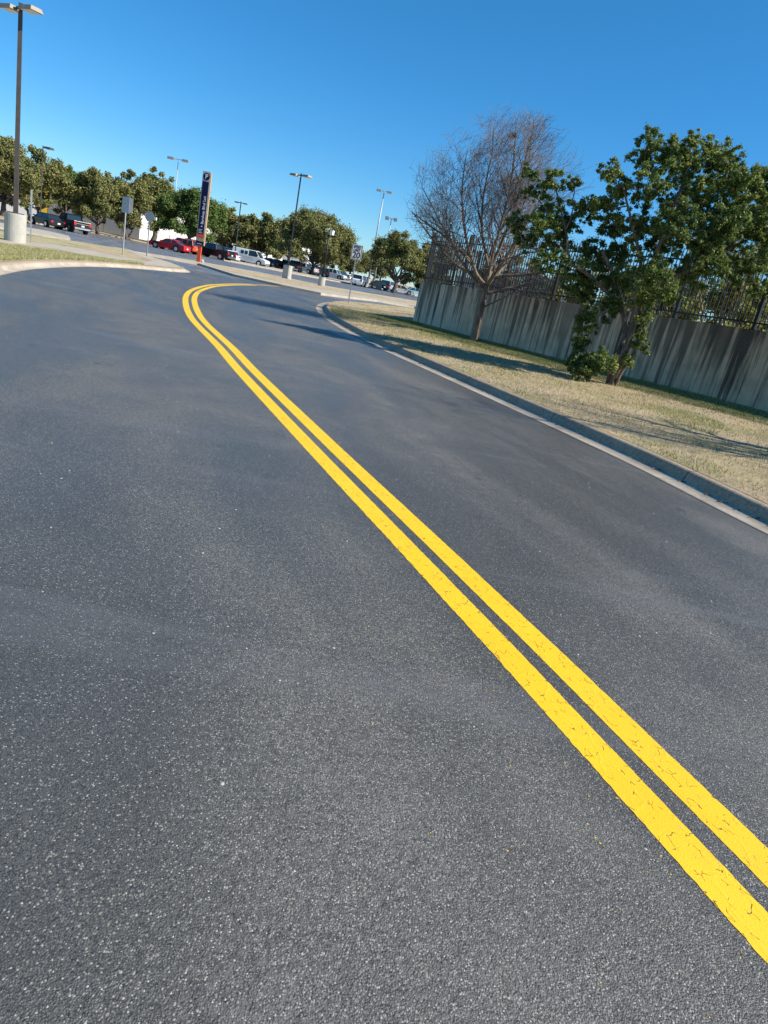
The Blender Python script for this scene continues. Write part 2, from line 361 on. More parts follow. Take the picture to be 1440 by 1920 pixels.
class MB:
    """collects primitives into one mesh"""
    def __init__(s): s.v = []; s.f = []
    def quadbox(s, lo, hi, M=None):
        x0, y0, z0 = lo; x1, y1, z1 = hi
        P = [(x0,y0,z0),(x1,y0,z0),(x1,y1,z0),(x0,y1,z0),(x0,y0,z1),(x1,y0,z1),(x1,y1,z1),(x0,y1,z1)]
        return s.hexa(P, M)
    def hexa(s, P, M=None):
        n = len(s.v)
        for p in P:
            s.v.append(tuple(M @ Vector(p)) if M is not None else tuple(p))
        for q in ((0,3,2,1),(4,5,6,7),(0,1,5,4),(1,2,6,5),(2,3,7,6),(3,0,4,7)): s.f.append(tuple(n+i for i in q))
        return s
    def box(s, c, size, rz=0.0):
        M = Matrix.Translation(c) @ Matrix.Rotation(rz, 4, 'Z'); h = [a/2 for a in size]
        return s.quadbox((-h[0],-h[1],-h[2]), (h[0],h[1],h[2]), M)
    def prism(s, pts, a, b, axis='y'):
        """polygon pts (u,w) extruded between a and b along axis; u,w are the other two axes in order"""
        n = len(s.v); k = len(pts)
        for t in (a, b):
            for u, w in pts:
                s.v.append({'y': (u, t, w), 'x': (t, u, w), 'z': (u, w, t)}[axis])
        s.f.append(tuple(n+i for i in range(k))); s.f.append(tuple(n+k+i for i in reversed(range(k))))
        for i in range(k):
            j = (i+1) % k; s.f.append((n+i, n+k+i, n+k+j, n+j))
        return s
    def tube(s, path, radii, sides=8, cap=True):
        n0 = len(s.v); path = [Vector(p) for p in path]
        for i, p in enumerate(path):
            t = (path[min(i+1, len(path)-1)] - path[max(i-1, 0)]).normalized()
            a = Vector((0,0,1)) if abs(t.z) < 0.9 else Vector((1,0,0))
            u = t.cross(a).normalized(); w = t.cross(u)
            r = radii[i] if hasattr(radii, '__len__') else radii
            for k in range(sides):
                th = 2*math.pi*k/sides; s.v.append(tuple(p + (u*math.cos(th)+w*math.sin(th))*r))
        for i in range(len(path)-1):
            for k in range(sides):
                a = n0+i*sides+k; b = n0+i*sides+(k+1) % sides
                s.f.append((a, b, b+sides, a+sides))
        if cap:
            s.f.append(tuple(n0+k for k in reversed(range(sides)))); e = n0+(len(path)-1)*sides
            s.f.append(tuple(e+k for k in range(sides)))
        return s
    def build(s, name, mat, parent=None, smooth=False, bevel=0.0):
        me = bpy.data.meshes.new(name); me.from_pydata([tuple(map(float, v)) for v in s.v], [], s.f); me.update()
        bm = bmesh.new(); bm.from_mesh(me); bmesh.ops.recalc_face_normals(bm, faces=bm.faces); bm.to_mesh(me); bm.free()
        if smooth: me.polygons.foreach_set('use_smooth', [True]*len(me.polygons))
        o = link(name, me, mat, parent)
        if bevel:
            b = o.modifiers.new('bevel', 'BEVEL'); b.width = bevel; b.segments = 2; b.limit_method = 'ANGLE'
        return o
def sheet(name, pts, z, mat, kind='structure'):
    me = bpy.data.meshes.new(name); me.from_pydata([(float(p[0]), float(p[1]), z) for p in pts], [], [tuple(range(len(pts)))]); me.update()
    if me.polygons[0].normal.z < 0: me.flip_normals()
    return tag(link(name, me, mat), kind=kind)
def slab(name, pts, z0, z1, mat, bevel=0.03):
    """raised island: polygon top with a vertical kerb edge"""
    if sum(pts[i][0]*pts[(i+1) % len(pts)][1]-pts[(i+1) % len(pts)][0]*pts[i][1] for i in range(len(pts))) < 0: pts = pts[::-1]
    b = MB(); b.prism([(float(p[0]), float(p[1])) for p in pts], z0, z1, 'z')
    return b.build(name, mat, bevel=bevel)
def catmull(P, n=8):
    P = [np.array(p, float) for p in P]; out = []
    for i in range(len(P)-1):
        p0 = P[max(i-1, 0)]; p1 = P[i]; p2 = P[i+1]; p3 = P[min(i+2, len(P)-1)]
        for k in range(n):
            t = k/n; out.append(0.5*((2*p1)+(-p0+p2)*t+(2*p0-5*p1+4*p2-p3)*t*t+(-p0+3*p1-3*p2+p3)*t**3))
    out.append(P[-1]); return np.array(out)
def resample(P, d):
    s = np.r_[0, np.cumsum(np.linalg.norm(np.diff(P, axis=0), axis=1))]; t = np.arange(0, s[-1], d)
    return np.c_[np.interp(t, s, P[:,0]), np.interp(t, s, P[:,1])]
def normals2(P):
    t = np.gradient(P, axis=0); t /= np.linalg.norm(t, axis=1)[:,None]; return np.c_[t[:,1], -t[:,0]]     # to the right of travel
def sweep(name, P, prof, mat, side=1):
    """prof: list of (offset, z); UV = (profile coordinate, arc length)"""
    N = normals2(P)*side; k = len(prof); n = len(P)
    s = np.r_[0, np.cumsum(np.linalg.norm(np.diff(P, axis=0), axis=1))]
    V = []; UV = []
    pc = np.r_[0, np.cumsum([math.dist(prof[i], prof[i+1]) for i in range(k-1)])]
    for i in range(n):
        for j, (o, z) in enumerate(prof):
            q = P[i]+N[i]*o; V.append((q[0], q[1], z)); UV.append((pc[j], s[i]))
    Fc = []
    for i in range(n-1):
        for j in range(k-1):
            a = i*k+j; Fc.append((a, a+1, a+1+k, a+k) if side > 0 else (a, a+k, a+1+k, a+1))
    me = np_mesh(name, V, Fc); uvl = me.uv_layers.new(name='UVMap'); UV = np.array(UV, np.float32)
    idx = np.zeros(len(me.loops), np.int32); me.loops.foreach_get('vertex_index', idx); uvl.data.foreach_set('uv', UV[idx].ravel())
    return link(name, me, mat)

def leaf_cloud(centers, radii, per, size, aspect=0.5, seed=0, squash=0.8, up=0.35, shell=0.5):
    """leaf-sized quads spread through clumps; returns verts, quads"""
    g = np.random.default_rng(seed); Vs = []; 
    for c, r, k in zip(centers, radii, per):
        k = int(k); d = g.normal(size=(k, 3)); d /= np.linalg.norm(d, axis=1)[:,None]
        rad = r*(shell+(1-shell)*g.uniform(0, 1, k)**0.6)*g.uniform(0.55, 1.08, k)
        # lumpy surface
        rad *= 0.78+0.34*np.sin(d[:,0]*5+c[0]*3)*np.sin(d[:,1]*5+c[1]*2)+0.12*np.sin(d[:,2]*9)
        P = np.asarray(c)+d*rad[:,None]*np.array([1, 1, squash])
        nrm = d*0.6+g.normal(size=(k, 3))*0.7+np.array([0, 0, up]); nrm /= np.linalg.norm(nrm, axis=1)[:,None]
        t = np.cross(nrm, g.normal(size=(k, 3))); t /= np.linalg.norm(t, axis=1)[:,None]; b = np.cross(nrm, t)
        s = size*g.uniform(0.6, 1.3, k)[:,None]; 
        q = np.stack([P-t*s, P+b*s*aspect+nrm*s*0.18, P+t*s, P-b*s*aspect+nrm*s*0.18], axis=1)
        Vs.append(q.reshape(-1, 3))
    V = np.concatenate(Vs); return V, np.arange(len(V)).reshape(-1, 4)
# ------------------------------------------------------------------ ground, roads
sheet('ground', [(-3000,-600),(3000,-600),(3000,4000),(-3000,4000)], -0.05, m_dirt)
sheet('parking_lot', [(-260,-40),(200,-40),(200,330),(-260,330)], -0.012, m_road2)
D0 = np.array([-0.40, 0.916])
left_edge = catmull([(-9.8+0.45*8,16.3-0.89*8-9), (-3.6,0.2), (-7.2,9.2), (-9.8,16.3), (-11.1,20.2), (-12.3,25.7), (-12.75,31.1), (-12.6,36.0), (-12.9,39.0), (-14.3,42.2), (-17.6,47.2), (-22.6,54.6)], 10)
right_edge = catmull([(9.0,-9.0), (5.6,1.6), (3.75,6.6), (2.95,9.0), (1.78,11.7), (0.3,15.0), (-1.1,18.1), (-2.5,21.8), (-3.75,26.1), (-4.7,31.3), (-5.05,36.0), (-4.95,39.2), (-4.3,42.6), (-2.6,48.5), (-0.2,55.0), (6.0,72.0)], 10)
le = [p for p in left_edge if p[1] < 42.5]; re_ = [p for p in right_edge if p[1] < 43.5]
sheet('road', [tuple(p) for p in re_] + [(-8.0,45.0), (-12.5,44.2)] + [tuple(p) for p in le[::-1]], 0.0, m_road)
# gutter and kerb
prof = [(-0.02, 0.006), (0.36, 0.004), (0.38, 0.05), (0.40, 0.110), (0.43, 0.138), (0.52, 0.146), (0.57, 0.12), (0.60, 0.03)]
RP = resample(right_edge, 0.25); LP = resample(left_edge, 0.25)
kr = sweep('kerb', RP, prof, m_kerb, 1); tag(kr, kind='structure')
kl = sweep('kerb', LP, [(-0.02, 0.006), (0.26, 0.004), (0.30, 0.07), (0.36, 0.128), (0.43, 0.140), (0.52, 0.146), (0.57, 0.12), (0.60, 0.03)], m_kerb, -1); tag(kl, kind='structure')

# double yellow line, with slightly ragged edges
cl = catmull([(5.0,-6.3), (1.44,1.8), (0.52,3.85), (-0.67,6.4), (-2.33,10.0), (-3.30,12.2), (-5.0,15.9), (-6.5,19.9), (-7.55,23.2), (-8.3,26.2), (-9.05,30.2), (-9.4,33.4), (-9.6,36.5), (-9.66,40.3)], 10)
CL = resample(cl, 0.012)
N = normals2(CL)
def ragged(o0, o1, name, label, amp0, amp1, seed):
    g = np.random.default_rng(seed); n = len(CL)
    def nz(amp):
        a = g.normal(size=n); a = np.convolve(a, np.ones(3)/3, 'same')*0.0016
        b = np.convolve(g.normal(size=n), np.ones(90)/90, 'same')*0.003
        return (a+b)*amp
    A = CL+N*(o0+nz(amp0))[:,None]; B = CL+N*(o1+nz(amp1))[:,None]
    V = np.zeros((2*n, 3)); V[0::2,:2] = A; V[1::2,:2] = B; V[:,2] = 0.0015
    i = np.arange(n-1)*2; Fc = np.c_[i, i+1, i+3, i+2]
    me = np_mesh(name, V, Fc); 
    o = link(name, me, m_yellow); return tag(o, kind='structure')
ragged(-0.205, -0.045, 'yellow_road_line', '', 1.6, 0.8, 1)
ragged(0.045, 0.205, 'yellow_road_line', '', 0.7, 0.9, 2)
# worn orange end of the old line
M_ = Mat('worn_orange_paint', 0.7); v_ = M_.coord('World'); M_.col(M_.mix(M_.ramp(M_.noise(v_, 9, 5, 0.7), [(0.45, 0.0), (0.6, 1.0)]), (0.55, 0.30, 0.08), (0.15, 0.14, 0.13)))
CE = catmull([(-9.66,40.5), (-9.55,43.0), (-9.3,46.0)], 6); NE = normals2(CE)
sheet('yellow_road_line', [tuple(p+n*-0.2) for p, n in zip(CE, NE)] + [tuple(p+n*0.2) for p, n in zip(CE[::-1], NE[::-1])], 0.0045, M_.m)
# flecks of paint and loose grit on the asphalt
def flecks(name, mat, pts, smin, smax, seed, flat=0.5):
    g = np.random.default_rng(seed); V = []; Fc = []
    for (x, y) in pts:
        s = g.uniform(smin, smax); n0 = len(V); k = 5; ph = g.uniform(0, 6)
        for j in range(k):
            a = ph+j*2*math.pi/k; rr = s*g.uniform(0.6, 1.1); V.append((x+rr*math.cos(a), y+rr*math.sin(a), 0.001))
        V.append((x, y, 0.001+s*flat))
        for j in range(k): Fc.append((n0+j, n0+(j+1) % k, n0+k))
    return tag(link(name, np_mesh(name, V, Fc), mat), kind='stuff')
gg = np.random.default_rng(3)
idx = gg.integers(0, len(CL)//4, 260); off = -0.2-np.abs(gg.normal(0.12, 0.3, 260)); 
flecks('paint_flecks', m_yellow, CL[idx]+N[idx]*off[:,None], 0.0015, 0.005, 5, 0.2)
gp = np.c_[gg.uniform(-9, 5, 1500), gg.uniform(0.8, 30, 1500)]
gp = np.array([p for p in gp if p[0]*0.916+p[1]*0.4 < 6.0 and p[0]*0.93+p[1]*0.36 > -2.5])
flecks('road_grit', m_base, gp, 0.003, 0.010, 6)

# fallen leaves: under the trees and caught in the gutter (scattered once the verge exists)
# right verge, rising gently from the kerb to the wall
WL = at(775, 597, 0.35)[:2]; WR = at(1440, 772, 0.35)[:2]
WD = (WR-WL)/np.linalg.norm(WR-WL); WANG = math.atan2(WD[1], WD[0])
WALL_LEN = float(np.linalg.norm(WR-WL)) + 11.0
NR = normals2(RP)
inner = RP+NR*0.55
keep = inner[:,1] < 70
inner = inner[keep]
SR = np.r_[0, np.cumsum(np.linalg.norm(np.diff(inner, axis=0), axis=1))]
WN = np.array([WD[1], -WD[0]]); WN = WN if WN @ np.array([0.78, 0.62]) > 0 else -WN    # away from the road
def verge_target(p, k):
    # match arc length to the wall line: near end of the wall first, then its far corner, then on behind it
    y = p[1]
    if y < 30: t = np.interp(y, [-9, 30], [WALL_LEN+1.5, 0.6]); return WL+WD*t+WN*1.0
    return WL+WN*np.interp(y, [30, 70], [1.2, 40])+np.array([np.interp(y, [30, 70], [0, 8]), 0])
ROWS = 26; V = []; n = len(inner)
def verge_z(d): return 0.145+min(d, 12)*0.0175
for i in range(n):
    q = verge_target(inner[i], i); d = np.linalg.norm(q-inner[i])
    for j in range(ROWS):
        t = j/(ROWS-1); p = inner[i]*(1-t)+q*t
        zz = verge_z(d*t)+(0.02*math.sin(p[0]*1.3+p[1]*0.7)*math.sin(p[1]*0.9) if j > 1 else 0)
        V.append((p[0], p[1], zz))
Fc = [(i*ROWS+j, i*ROWS+j+1, (i+1)*ROWS+j+1, (i+1)*ROWS+j) for i in range(n-1) for j in range(ROWS-1)]
me = np_mesh('grass_verge', V, Fc, True); me.flip_normals() if me.polygons[0].normal.z < 0 else None
tag(link('grass_verge', me, m_verge), kind='structure')
VG = np.array(V).reshape(n, ROWS, 3)

def blades(name, P, mat, h, w, lean, seed, label=None):
    g = np.random.default_rng(seed); n = len(P); P = np.asarray(P, float)
    a = g.uniform(0, 2*math.pi, n); hh = g.uniform(0.45, 1.2, n)*h; ww = g.uniform(0.6, 1.3, n)*w
    dx = np.cos(a)*ww/2; dy = np.sin(a)*ww/2; lx = g.normal(size=n)*hh*lean; ly = g.normal(size=n)*hh*lean
    V = np.zeros((n*3, 3)); V[0::3] = P+np.c_[dx, dy, np.full(n, -0.008)]; V[1::3] = P-np.c_[dx, dy, np.full(n, 0.008)]; V[2::3] = P+np.c_[lx, ly, hh]
    Fc = np.arange(n*3).reshape(-1, 3)
    o = link(name, np_mesh(name, V, Fc), mat)
    return tag(o, kind='stuff')
def scatter_on(VG, n, g, irange=None, jpow=1.0, jr=None):
    i = g.uniform(irange[0], irange[1], n) if irange else g.uniform(0, len(VG)-1.001, n)
    j = g.uniform(0, 1, n)**jpow
    if jr: j = jr[0]+(jr[1]-jr[0])*j
    j = j*(VG.shape[1]-1.001); i0 = i.astype(int); j0 = j.astype(int); fi = (i-i0)[:,None]; fj = (j-j0)[:,None]
    return (VG[i0,j0]*(1-fi)*(1-fj)+VG[i0+1,j0]*fi*(1-fj)+VG[i0,j0+1]*(1-fi)*fj+VG[i0+1,j0+1]*fi*fj)
g = np.random.default_rng(11)
yy = inner[:,1]; i_a = int(np.argmax(yy > 5.0)); i_b = int(np.argmax(yy > 30)); i_c = int(np.argmax(yy > 55))
def value_noise(P, s, seed):
    r_ = np.random.default_rng(seed).uniform(0, 1, (64, 64)); x = P[:,0]*s % 63; y = P[:,1]*s % 63
    x0 = x.astype(int); y0 = y.astype(int); fx = x-x0; fy = y-y0; fx = fx*fx*(3-2*fx); fy = fy*fy*(3-2*fy)
    return (r_[x0,y0]*(1-fx)+r_[(x0+1) % 64,y0]*fx)*(1-fy)+(r_[x0,(y0+1) % 64]*(1-fx)+r_[(x0+1) % 64,(y0+1) % 64]*fx)*fy
P = np.r_[scatter_on(VG, 120000, g, (i_a, i_b)), scatter_on(VG, 30000, g, (i_b, i_c))]
P = P[value_noise(P, 1.1, 4) > g.uniform(-0.1, 0.9, len(P))]
blades('dry_grass', P, m_blade_dry, 0.045, 0.012, 0.7, 12)
P = scatter_on(VG, 230000, g, (i_a, i_b))
dw = (P[:,:2]-WL) @ (-WN)                     # distance in front of the wall
dk_ = np.min(np.linalg.norm(P[:,None,:2]-inner[None,::12,:], axis=2), axis=1) if False else None
dens = 1.3*np.exp(-((dw-1.6)/1.3)**2)*(0.3+value_noise(P, 0.8, 5))+0.6*(value_noise(P, 0.55, 9) > 0.66)*value_noise(P, 2.3, 2)+0.06
P = P[(g.uniform(0, 1, len(P)) < dens)]
blades('green_grass', P, m_blade_grn, 0.05, 0.012, 0.6, 13)

m_fallen = leaf_mat('fallen_brown_leaves', [(0.0, (0.10, 0.06, 0.03)), (0.6, (0.30, 0.19, 0.09)), (1.0, (0.45, 0.36, 0.20))], 0.1, 0.9, 0.1)
g = np.random.default_rng(44)
Pf = scatter_on(VG, 9000, g, (i_a, i_b)); Pf = Pf[g.uniform(0, 1, len(Pf)) < 0.06+0.6*np.exp(-(np.linalg.norm(Pf[:,:2]-np.array([4.7, 17.4]), axis=1)/2.2)**2)+0.35*np.exp(-(np.linalg.norm(Pf[:,:2]-np.array([1.8, 23.5]), axis=1)/1.8)**2)]
gi_ = g.integers(i_a, i_b, 500); Pg = np.c_[RP[gi_]+NR[gi_]*g.uniform(0.22, 0.37, 500)[:,None]**1.0, np.full(500, 0.0)]
Pf = np.r_[Pf+[0, 0, 0.012], Pg+[0, 0, 0.012]]
V, Fc = leaf_cloud(Pf, np.full(len(Pf), 0.004), np.ones(len(Pf)), 0.022, 0.55, 45, 0.2, 2.5, 0.5)
tag(link('fallen_leaves', np_mesh('fallen_leaves', V, Fc), m_fallen), kind='stuff')

# left verge
NL = -normals2(LP); li = LP+NL*0.55
lpoly = [tuple(p) for p in li if p[1] > -8]
far_l = [at(x, y, .13)[:2] for x, y in [(262,474), (200,462), (125,450), (40,440), (-200,395)]]
lpoly2 = lpoly + [tuple(p) for p in far_l[1:]] + [(-60.0, 0.0), (-20.0, -10.0)]
lawn = slab('lawn', lpoly2, -0.1, 0.145, m_lawn, 0); tag(lawn, kind='structure')
def strip_px(name, pts, z, mat):
    return sheet(name, [at(x, y, z)[:2] for x, y in pts], z, mat)
strip_px('pavement', [(-160,436),(43,453),(100,458),(160,467),(220,480),(290,491),(262,489),(215,487),(150,476),(100,466),(43,459),(-160,446)], 0.150, m_conc)
strip_px('dry_grass_strip', [(120,452),(160,458),(215,466),(250,474),(300,486),(326,494),(290,491),(220,479),(160,466)], 0.150, m_verge)
corner = [tuple(p) for p in li if p[1] > 33.5] + [tuple(at(x, y, .153)[:2]) for x, y in [(240,470), (262,480), (285,489), (262,492)]]
sheet('pavement', corner, 0.1535, m_conc)
# green blades on the lawn
bb = []
while sum(len(b) for b in bb) < 60000:
    px = g.uniform(-20, 270, 20000); py = g.uniform(450, 500, 20000)
    A = np.array([at(x, y, 0.145) for x, y in zip(px[:4000], py[:4000])])
    dL = np.min(np.linalg.norm(A[:,None,:2]-LP[None,::6,:], axis=2), axis=1)
    side = np.array([a[1] < 44 for a in A])
    bb.append(A[(dL > 0.6) & side & (py[:4000] > 457+(px[:4000])*0.14)])
    # keep only points outside the road
P = np.concatenate(bb)
keepm = []
for a in P:
    k = int(np.argmin(np.linalg.norm(LP-a[:2], axis=1))); keepm.append((a[:2]-LP[k]) @ NL[k] > 0.58)
P = P[np.array(keepm)]
m_blade_lawn = blade_mat('half_dry_lawn_blades', [(0.0, (0.16, 0.19, 0.05)), (0.3, (0.32, 0.34, 0.11)), (0.6, (0.50, 0.43, 0.22)), (1.0, (0.62, 0.54, 0.33))])
blades('lawn_grass', P, m_blade_lawn, 0.07, 0.03, 0.6, 15)

# islands between the roads
def isl(name, px, z, mat, top=None):
    pts = [at(x, y, z)[:2] for x, y in px]
    o = slab(name, pts, -0.03, z, mat, 0); tag(o, kind='structure'); return o
isl('median', [(-160,388),(0,417),(44,425),(90,433),(129,442),(132,447),(120,447),(44,433),(0,425),(-160,398)], 0.13, m_conc)
isl('median_pavement', [(246,470),(300,478),(368,489),(440,502),(480,509),(530,519),(600,534),(700,551),(780,564),(900,585),(900,601),(777,575),(708,562.5),(654,556),(602,549),(530,534),(440,514.5),(372,493.5),(300,480)], 0.13, m_conc)
sheet('median_grass', [at(x, y, .136)[:2] for x, y in [(385,493.5),(440,504),(480,511),(530,521),(600,536),(700,553),(780,566),(900,587),(900,592),(780,571),(700,557),(640,547.5),(600,541.5),(560,535),(520,527.5),(470,517),(430,509)]], 0.136, m_verge)
# dirt verge with the trees and the white building beyond the far road
isl('tree_verge', [(-200,375),(0,408),(60,417),(150,431),(222,444.5),(289,457),(330,463),(420,474),(520,492),(600,506),(600,504.5),(480,479),(330,452),(200,427),(0,388),(-200,350)], 0.10, m_dirt)
isl('lot_kerb', [(420,484),(480,495.5),(560,511),(640,525),(720,537),(778,549),(900,570),(900,574),(778,553.5),(720,541.5),(640,528.5),(560,514),(480,498.5),(420,487)], 0.12, m_conc)

# ------------------------------------------------------------------ retaining wall
def px_h(base, top_py): return hgt(np.r_[base, 0], top_py)
hL = px_h(WL, 527); hR = px_h(WR, 630)
wall = empty('retaining_wall', (WL[0], WL[1], 0.0), WANG, label='long grey concrete retaining wall streaked with black stains beside the grass verge', cat='wall')
slope = (hR-hL)/float(np.linalg.norm(WR-WL))
sgn = 1.0 if (Matrix.Rotation(WANG, 2) @ Vector((0, 1))).dot(Vector(WN)) > 0 else -1.0     # local y away from the road
T = 0.25
me = MB()
y0, y1 = (0, T*sgn)
xe = WALL_LEN
seg = 24
for s_ in range(seg):
    xa = xe*s_/seg; xb = xe*(s_+1)/seg
    me.v += [(xa,y0,-.05),(xb,y0,-.05),(xb,y1,-.05),(xa,y1,-.05),(xa,y0,hL+slope*xa),(xb,y0,hL+slope*xb),(xb,y1,hL+slope*xb),(xa,y1,hL+slope*xa)]
    n0 = s_*8
    me.f += [(n0,n0+1,n0+5,n0+4), (n0+1+1,n0+3,n0+7,n0+6), (n0+4,n0+5,n0+6,n0+7)]
    if s_ == 0: me.f.append((n0+3,n0,n0+4,n0+7))
me.build('front_face', m_wall, wall)
# return of the wall at its far corner
RA = R(62) - WANG
mr = MB(); dirr = Vector((math.cos(RA), math.sin(RA)))
p0 = Vector((0.02, T*sgn+0.004 if False else 0.06*sgn)); 
nrm = Vector((-dirr.y, dirr.x))*0.2
a = p0+dirr*0.25; b = p0+dirr*26
mr.hexa([(a.x,a.y,-.05),(b.x,b.y,-.05),(b.x-nrm.x,b.y-nrm.y,-.05),(a.x-nrm.x,a.y-nrm.y,-.05),(a.x,a.y,hL-.004),(b.x,b.y,hL-.3),(b.x-nrm.x,b.y-nrm.y,hL-.3),(a.x-nrm.x,a.y-nrm.y,hL-.004)])
mr.build('return_face', m_wall, wall)
# raised ground behind the wall
def wpt(x, y): 
    v = Matrix.Rotation(WANG, 2) @ Vector((x, y*sgn)); return (WL[0]+v.x, WL[1]+v.y)
rdir = Vector((math.cos(R(62)), math.sin(R(62))))
cpt = Vector(wpt(0.4, 0.6))
tb = [wpt(0.9, 0.22), wpt(xe, 0.22), wpt(xe+20, 40), tuple(cpt+rdir*30+Vector((0.6,0))), tuple(cpt+Vector((0.5,0.2)))]
slab('raised_ground', tb, 0.0, 1.45, m_dirt, 0); tag(bpy.data.objects['raised_ground'], kind='structure')

# ------------------------------------------------------------------ iron fence on the wall
fence = empty('iron_fence', (WL[0], WL[1], 0.0), WANG, label='black iron picket fence standing along the top of the stained wall', cat='fence')
FH = px_h(WL, 437)-hL
def run(origin, dirv, length, z_of, first=0.0, pitch=0.118, step=2.36, parent=fence, endpost=True):
    """posts and panels; origin/dir in fence local coordinates"""
    d = Vector((dirv[0], dirv[1], 0)).normalized(); ang = math.atan2(d.y, d.x); k = 0; x = first
    while x < length-0.01:
        p = Vector((origin[0], origin[1], 0))+d*x; z = z_of(x)
        mb = MB(); mb.box((p.x, p.y, z+FH/2-0.01), (0.085, 0.085, FH+0.06), ang)
        mb.box((p.x, p.y, z+FH+0.03), (0.11, 0.11, 0.03), ang)
        mb.box((p.x, p.y, z+0.012), (0.16, 0.16, 0.024), ang)
        mb.build('post', m_iron, parent)
        x2 = min(x+step, length)
        pan = MB(); L = x2-x
        for hh in (0.16, FH-0.30):
            za = z_of(x)+hh; zb = z_of(x2)+hh
            a = Vector((origin[0], origin[1], 0))+d*(x+0.043); b = Vector((origin[0], origin[1], 0))+d*(x2-0.043)
            nn = Vector((-d.y, d.x, 0))*0.02
            pan.hexa([(a+nn)[:2]+(za,) if False else (a.x+nn.x,a.y+nn.y,za), (b.x+nn.x,b.y+nn.y,zb), (b.x-nn.x,b.y-nn.y,zb), (a.x-nn.x,a.y-nn.y,za),
                      (a.x+nn.x,a.y+nn.y,za+.04), (b.x+nn.x,b.y+nn.y,zb+.04), (b.x-nn.x,b.y-nn.y,zb+.04), (a.x-nn.x,a.y-nn.y,za+.04)])
        npk = int(round(L/pitch))
        for q in range(1, npk):
            xx = x+L*q/npk; p = Vector((origin[0], origin[1], 0))+d*xx; zz = z_of(xx)
            pan.box((p.x, p.y, zz+0.05+(FH-0.1)/2), (0.024, 0.024, FH-0.1), ang)
            c = Vector((p.x, p.y, zz+FH-0.05))
            h = 0.012
            nb = len(pan.v); pan.v += [(c.x-h,c.y-h,c.z),(c.x+h,c.y-h,c.z),(c.x+h,c.y+h,c.z),(c.x-h,c.y+h,c.z),(c.x,c.y,c.z+0.07)]
            pan.f += [(nb,nb+1,nb+4),(nb+1,nb+2,nb+4),(nb+2,nb+3,nb+4),(nb+3,nb,nb+4)]
        pan.build('picket_panel', m_iron, parent)
        x = x2; k += 1
    if endpost:
        p = Vector((origin[0], origin[1], 0))+d*length
        MB().box((p.x, p.y, z_of(length)+FH/2), (0.085, 0.085, FH+0.06), ang).build('post', m_iron, parent)
run((0.12, 0.12*sgn), (1, 0), WALL_LEN-0.3, lambda x: hL+slope*x)
run((0.12+dirr.x*0.12, 0.12*sgn+dirr.y*0.12), dirr, 21.0, lambda x: hL-0.011*x, first=0.0)

# ------------------------------------------------------------------ trees
def limb_path(a, b, n=5, sag=0.15, g=None):
    a = np.asarray(a, float); b = np.asarray(b, float); L = np.linalg.norm(b-a); out = []
    for i in range(n+1):
        t = i/n; p = a*(1-t)+b*t; p = p+np.array([0, 0, -sag*L*math.sin(math.pi*t)])
        if 0 < i < n: p = p+g.normal(size=3)*L*0.035
        out.append(p)
    return out

def oak(base, H, W, seed, label, leaf=m_leaf_oak, trunks=1, dens=1.0, group='live oaks along the far side of the road', crown_lo=0.13, name='oak_tree'):
    g = np.random.default_rng(seed); root = empty(name, base, 0, label=label, cat='tree', group=group)
    tb = MB(); fork_z = H*0.16; forks = []
    for t in range(trunks):
        a = np.array([g.normal()*0.25, g.normal()*0.25, -0.1])*(1 if trunks > 1 else 0.2); a[2] = -0.1
        f = np.array([a[0]*2+g.normal()*(0.5 if trunks > 1 else 0.12), a[1]*2+g.normal()*0.2, fork_z*g.uniform(0.8, 1.3)])
        r = H*0.032/(trunks**0.5); tb.tube(limb_path(a, f, 4, 0.0, g), list(np.linspace(r*1.35, r*0.85, 5)), 7); forks.append((f, r*0.8))
    cs = []; rs = []
    K = int(52*dens)
    for k in range(K):
        for _ in range(50):
            p = g.uniform(-1, 1, 3)
            if np.linalg.norm(p) < 1 and p[2] > -0.9: break
        th = abs(p[2])
        lo = crown_lo; zc = (lo+1)/2
        c = np.array([p[0]*W*0.42, p[1]*W*0.36, H*(zc+p[2]*(1-lo)*0.36)])
        r = W*g.uniform(0.11, 0.19)
        if c[2]-r*0.75 < H*lo*0.8: c[2] = H*lo*0.8+r*0.75
        cs.append(c); rs.append(r)
    for k in range(int(8*dens)):     # droopy skirts
        a = g.uniform(0, 2*math.pi); r = W*g.uniform(0.08, 0.13)
        cs.append(np.array([math.cos(a)*W*0.44, math.sin(a)*W*0.38, H*(crown_lo+0.06+0.18*g.uniform())])); rs.append(r)
    for k in range(int(9*dens)):     # tufts on the skyline
        a = g.uniform(-1, 1); rr_ = W*g.uniform(0.06, 0.10); cs.append(np.array([a*W*0.36, g.normal()*W*0.15, H*(0.97-0.30*a*a+g.normal()*0.02)-rr_*0.6])); rs.append(rr_)
    for c, r in list(zip(cs, rs))[:int(16*dens)]:
        f, r0 = forks[int(g.integers(len(forks)))]
        tb.tube(limb_path(f, c, 4, 0.08, g), list(np.linspace(r0*0.62, 0.03, 5)), 5, False)
    tb.build('trunk', m_bark_oak, root, True)
    dist_ = math.hypot(base[0], base[1]); ls = min(0.21, dist_*0.00115)
    per = [max(80, 620*(r/1.6)**2)*(0.21/ls)**1.8*(0.6 if dist_ > 180 else 1) for r in rs]
    V, Fc = leaf_cloud(cs, rs, per, ls, 0.55, seed+1, 0.8, 0.35, 0.35)
    link('crown', np_mesh('crown', V, Fc), leaf, root)
    return root

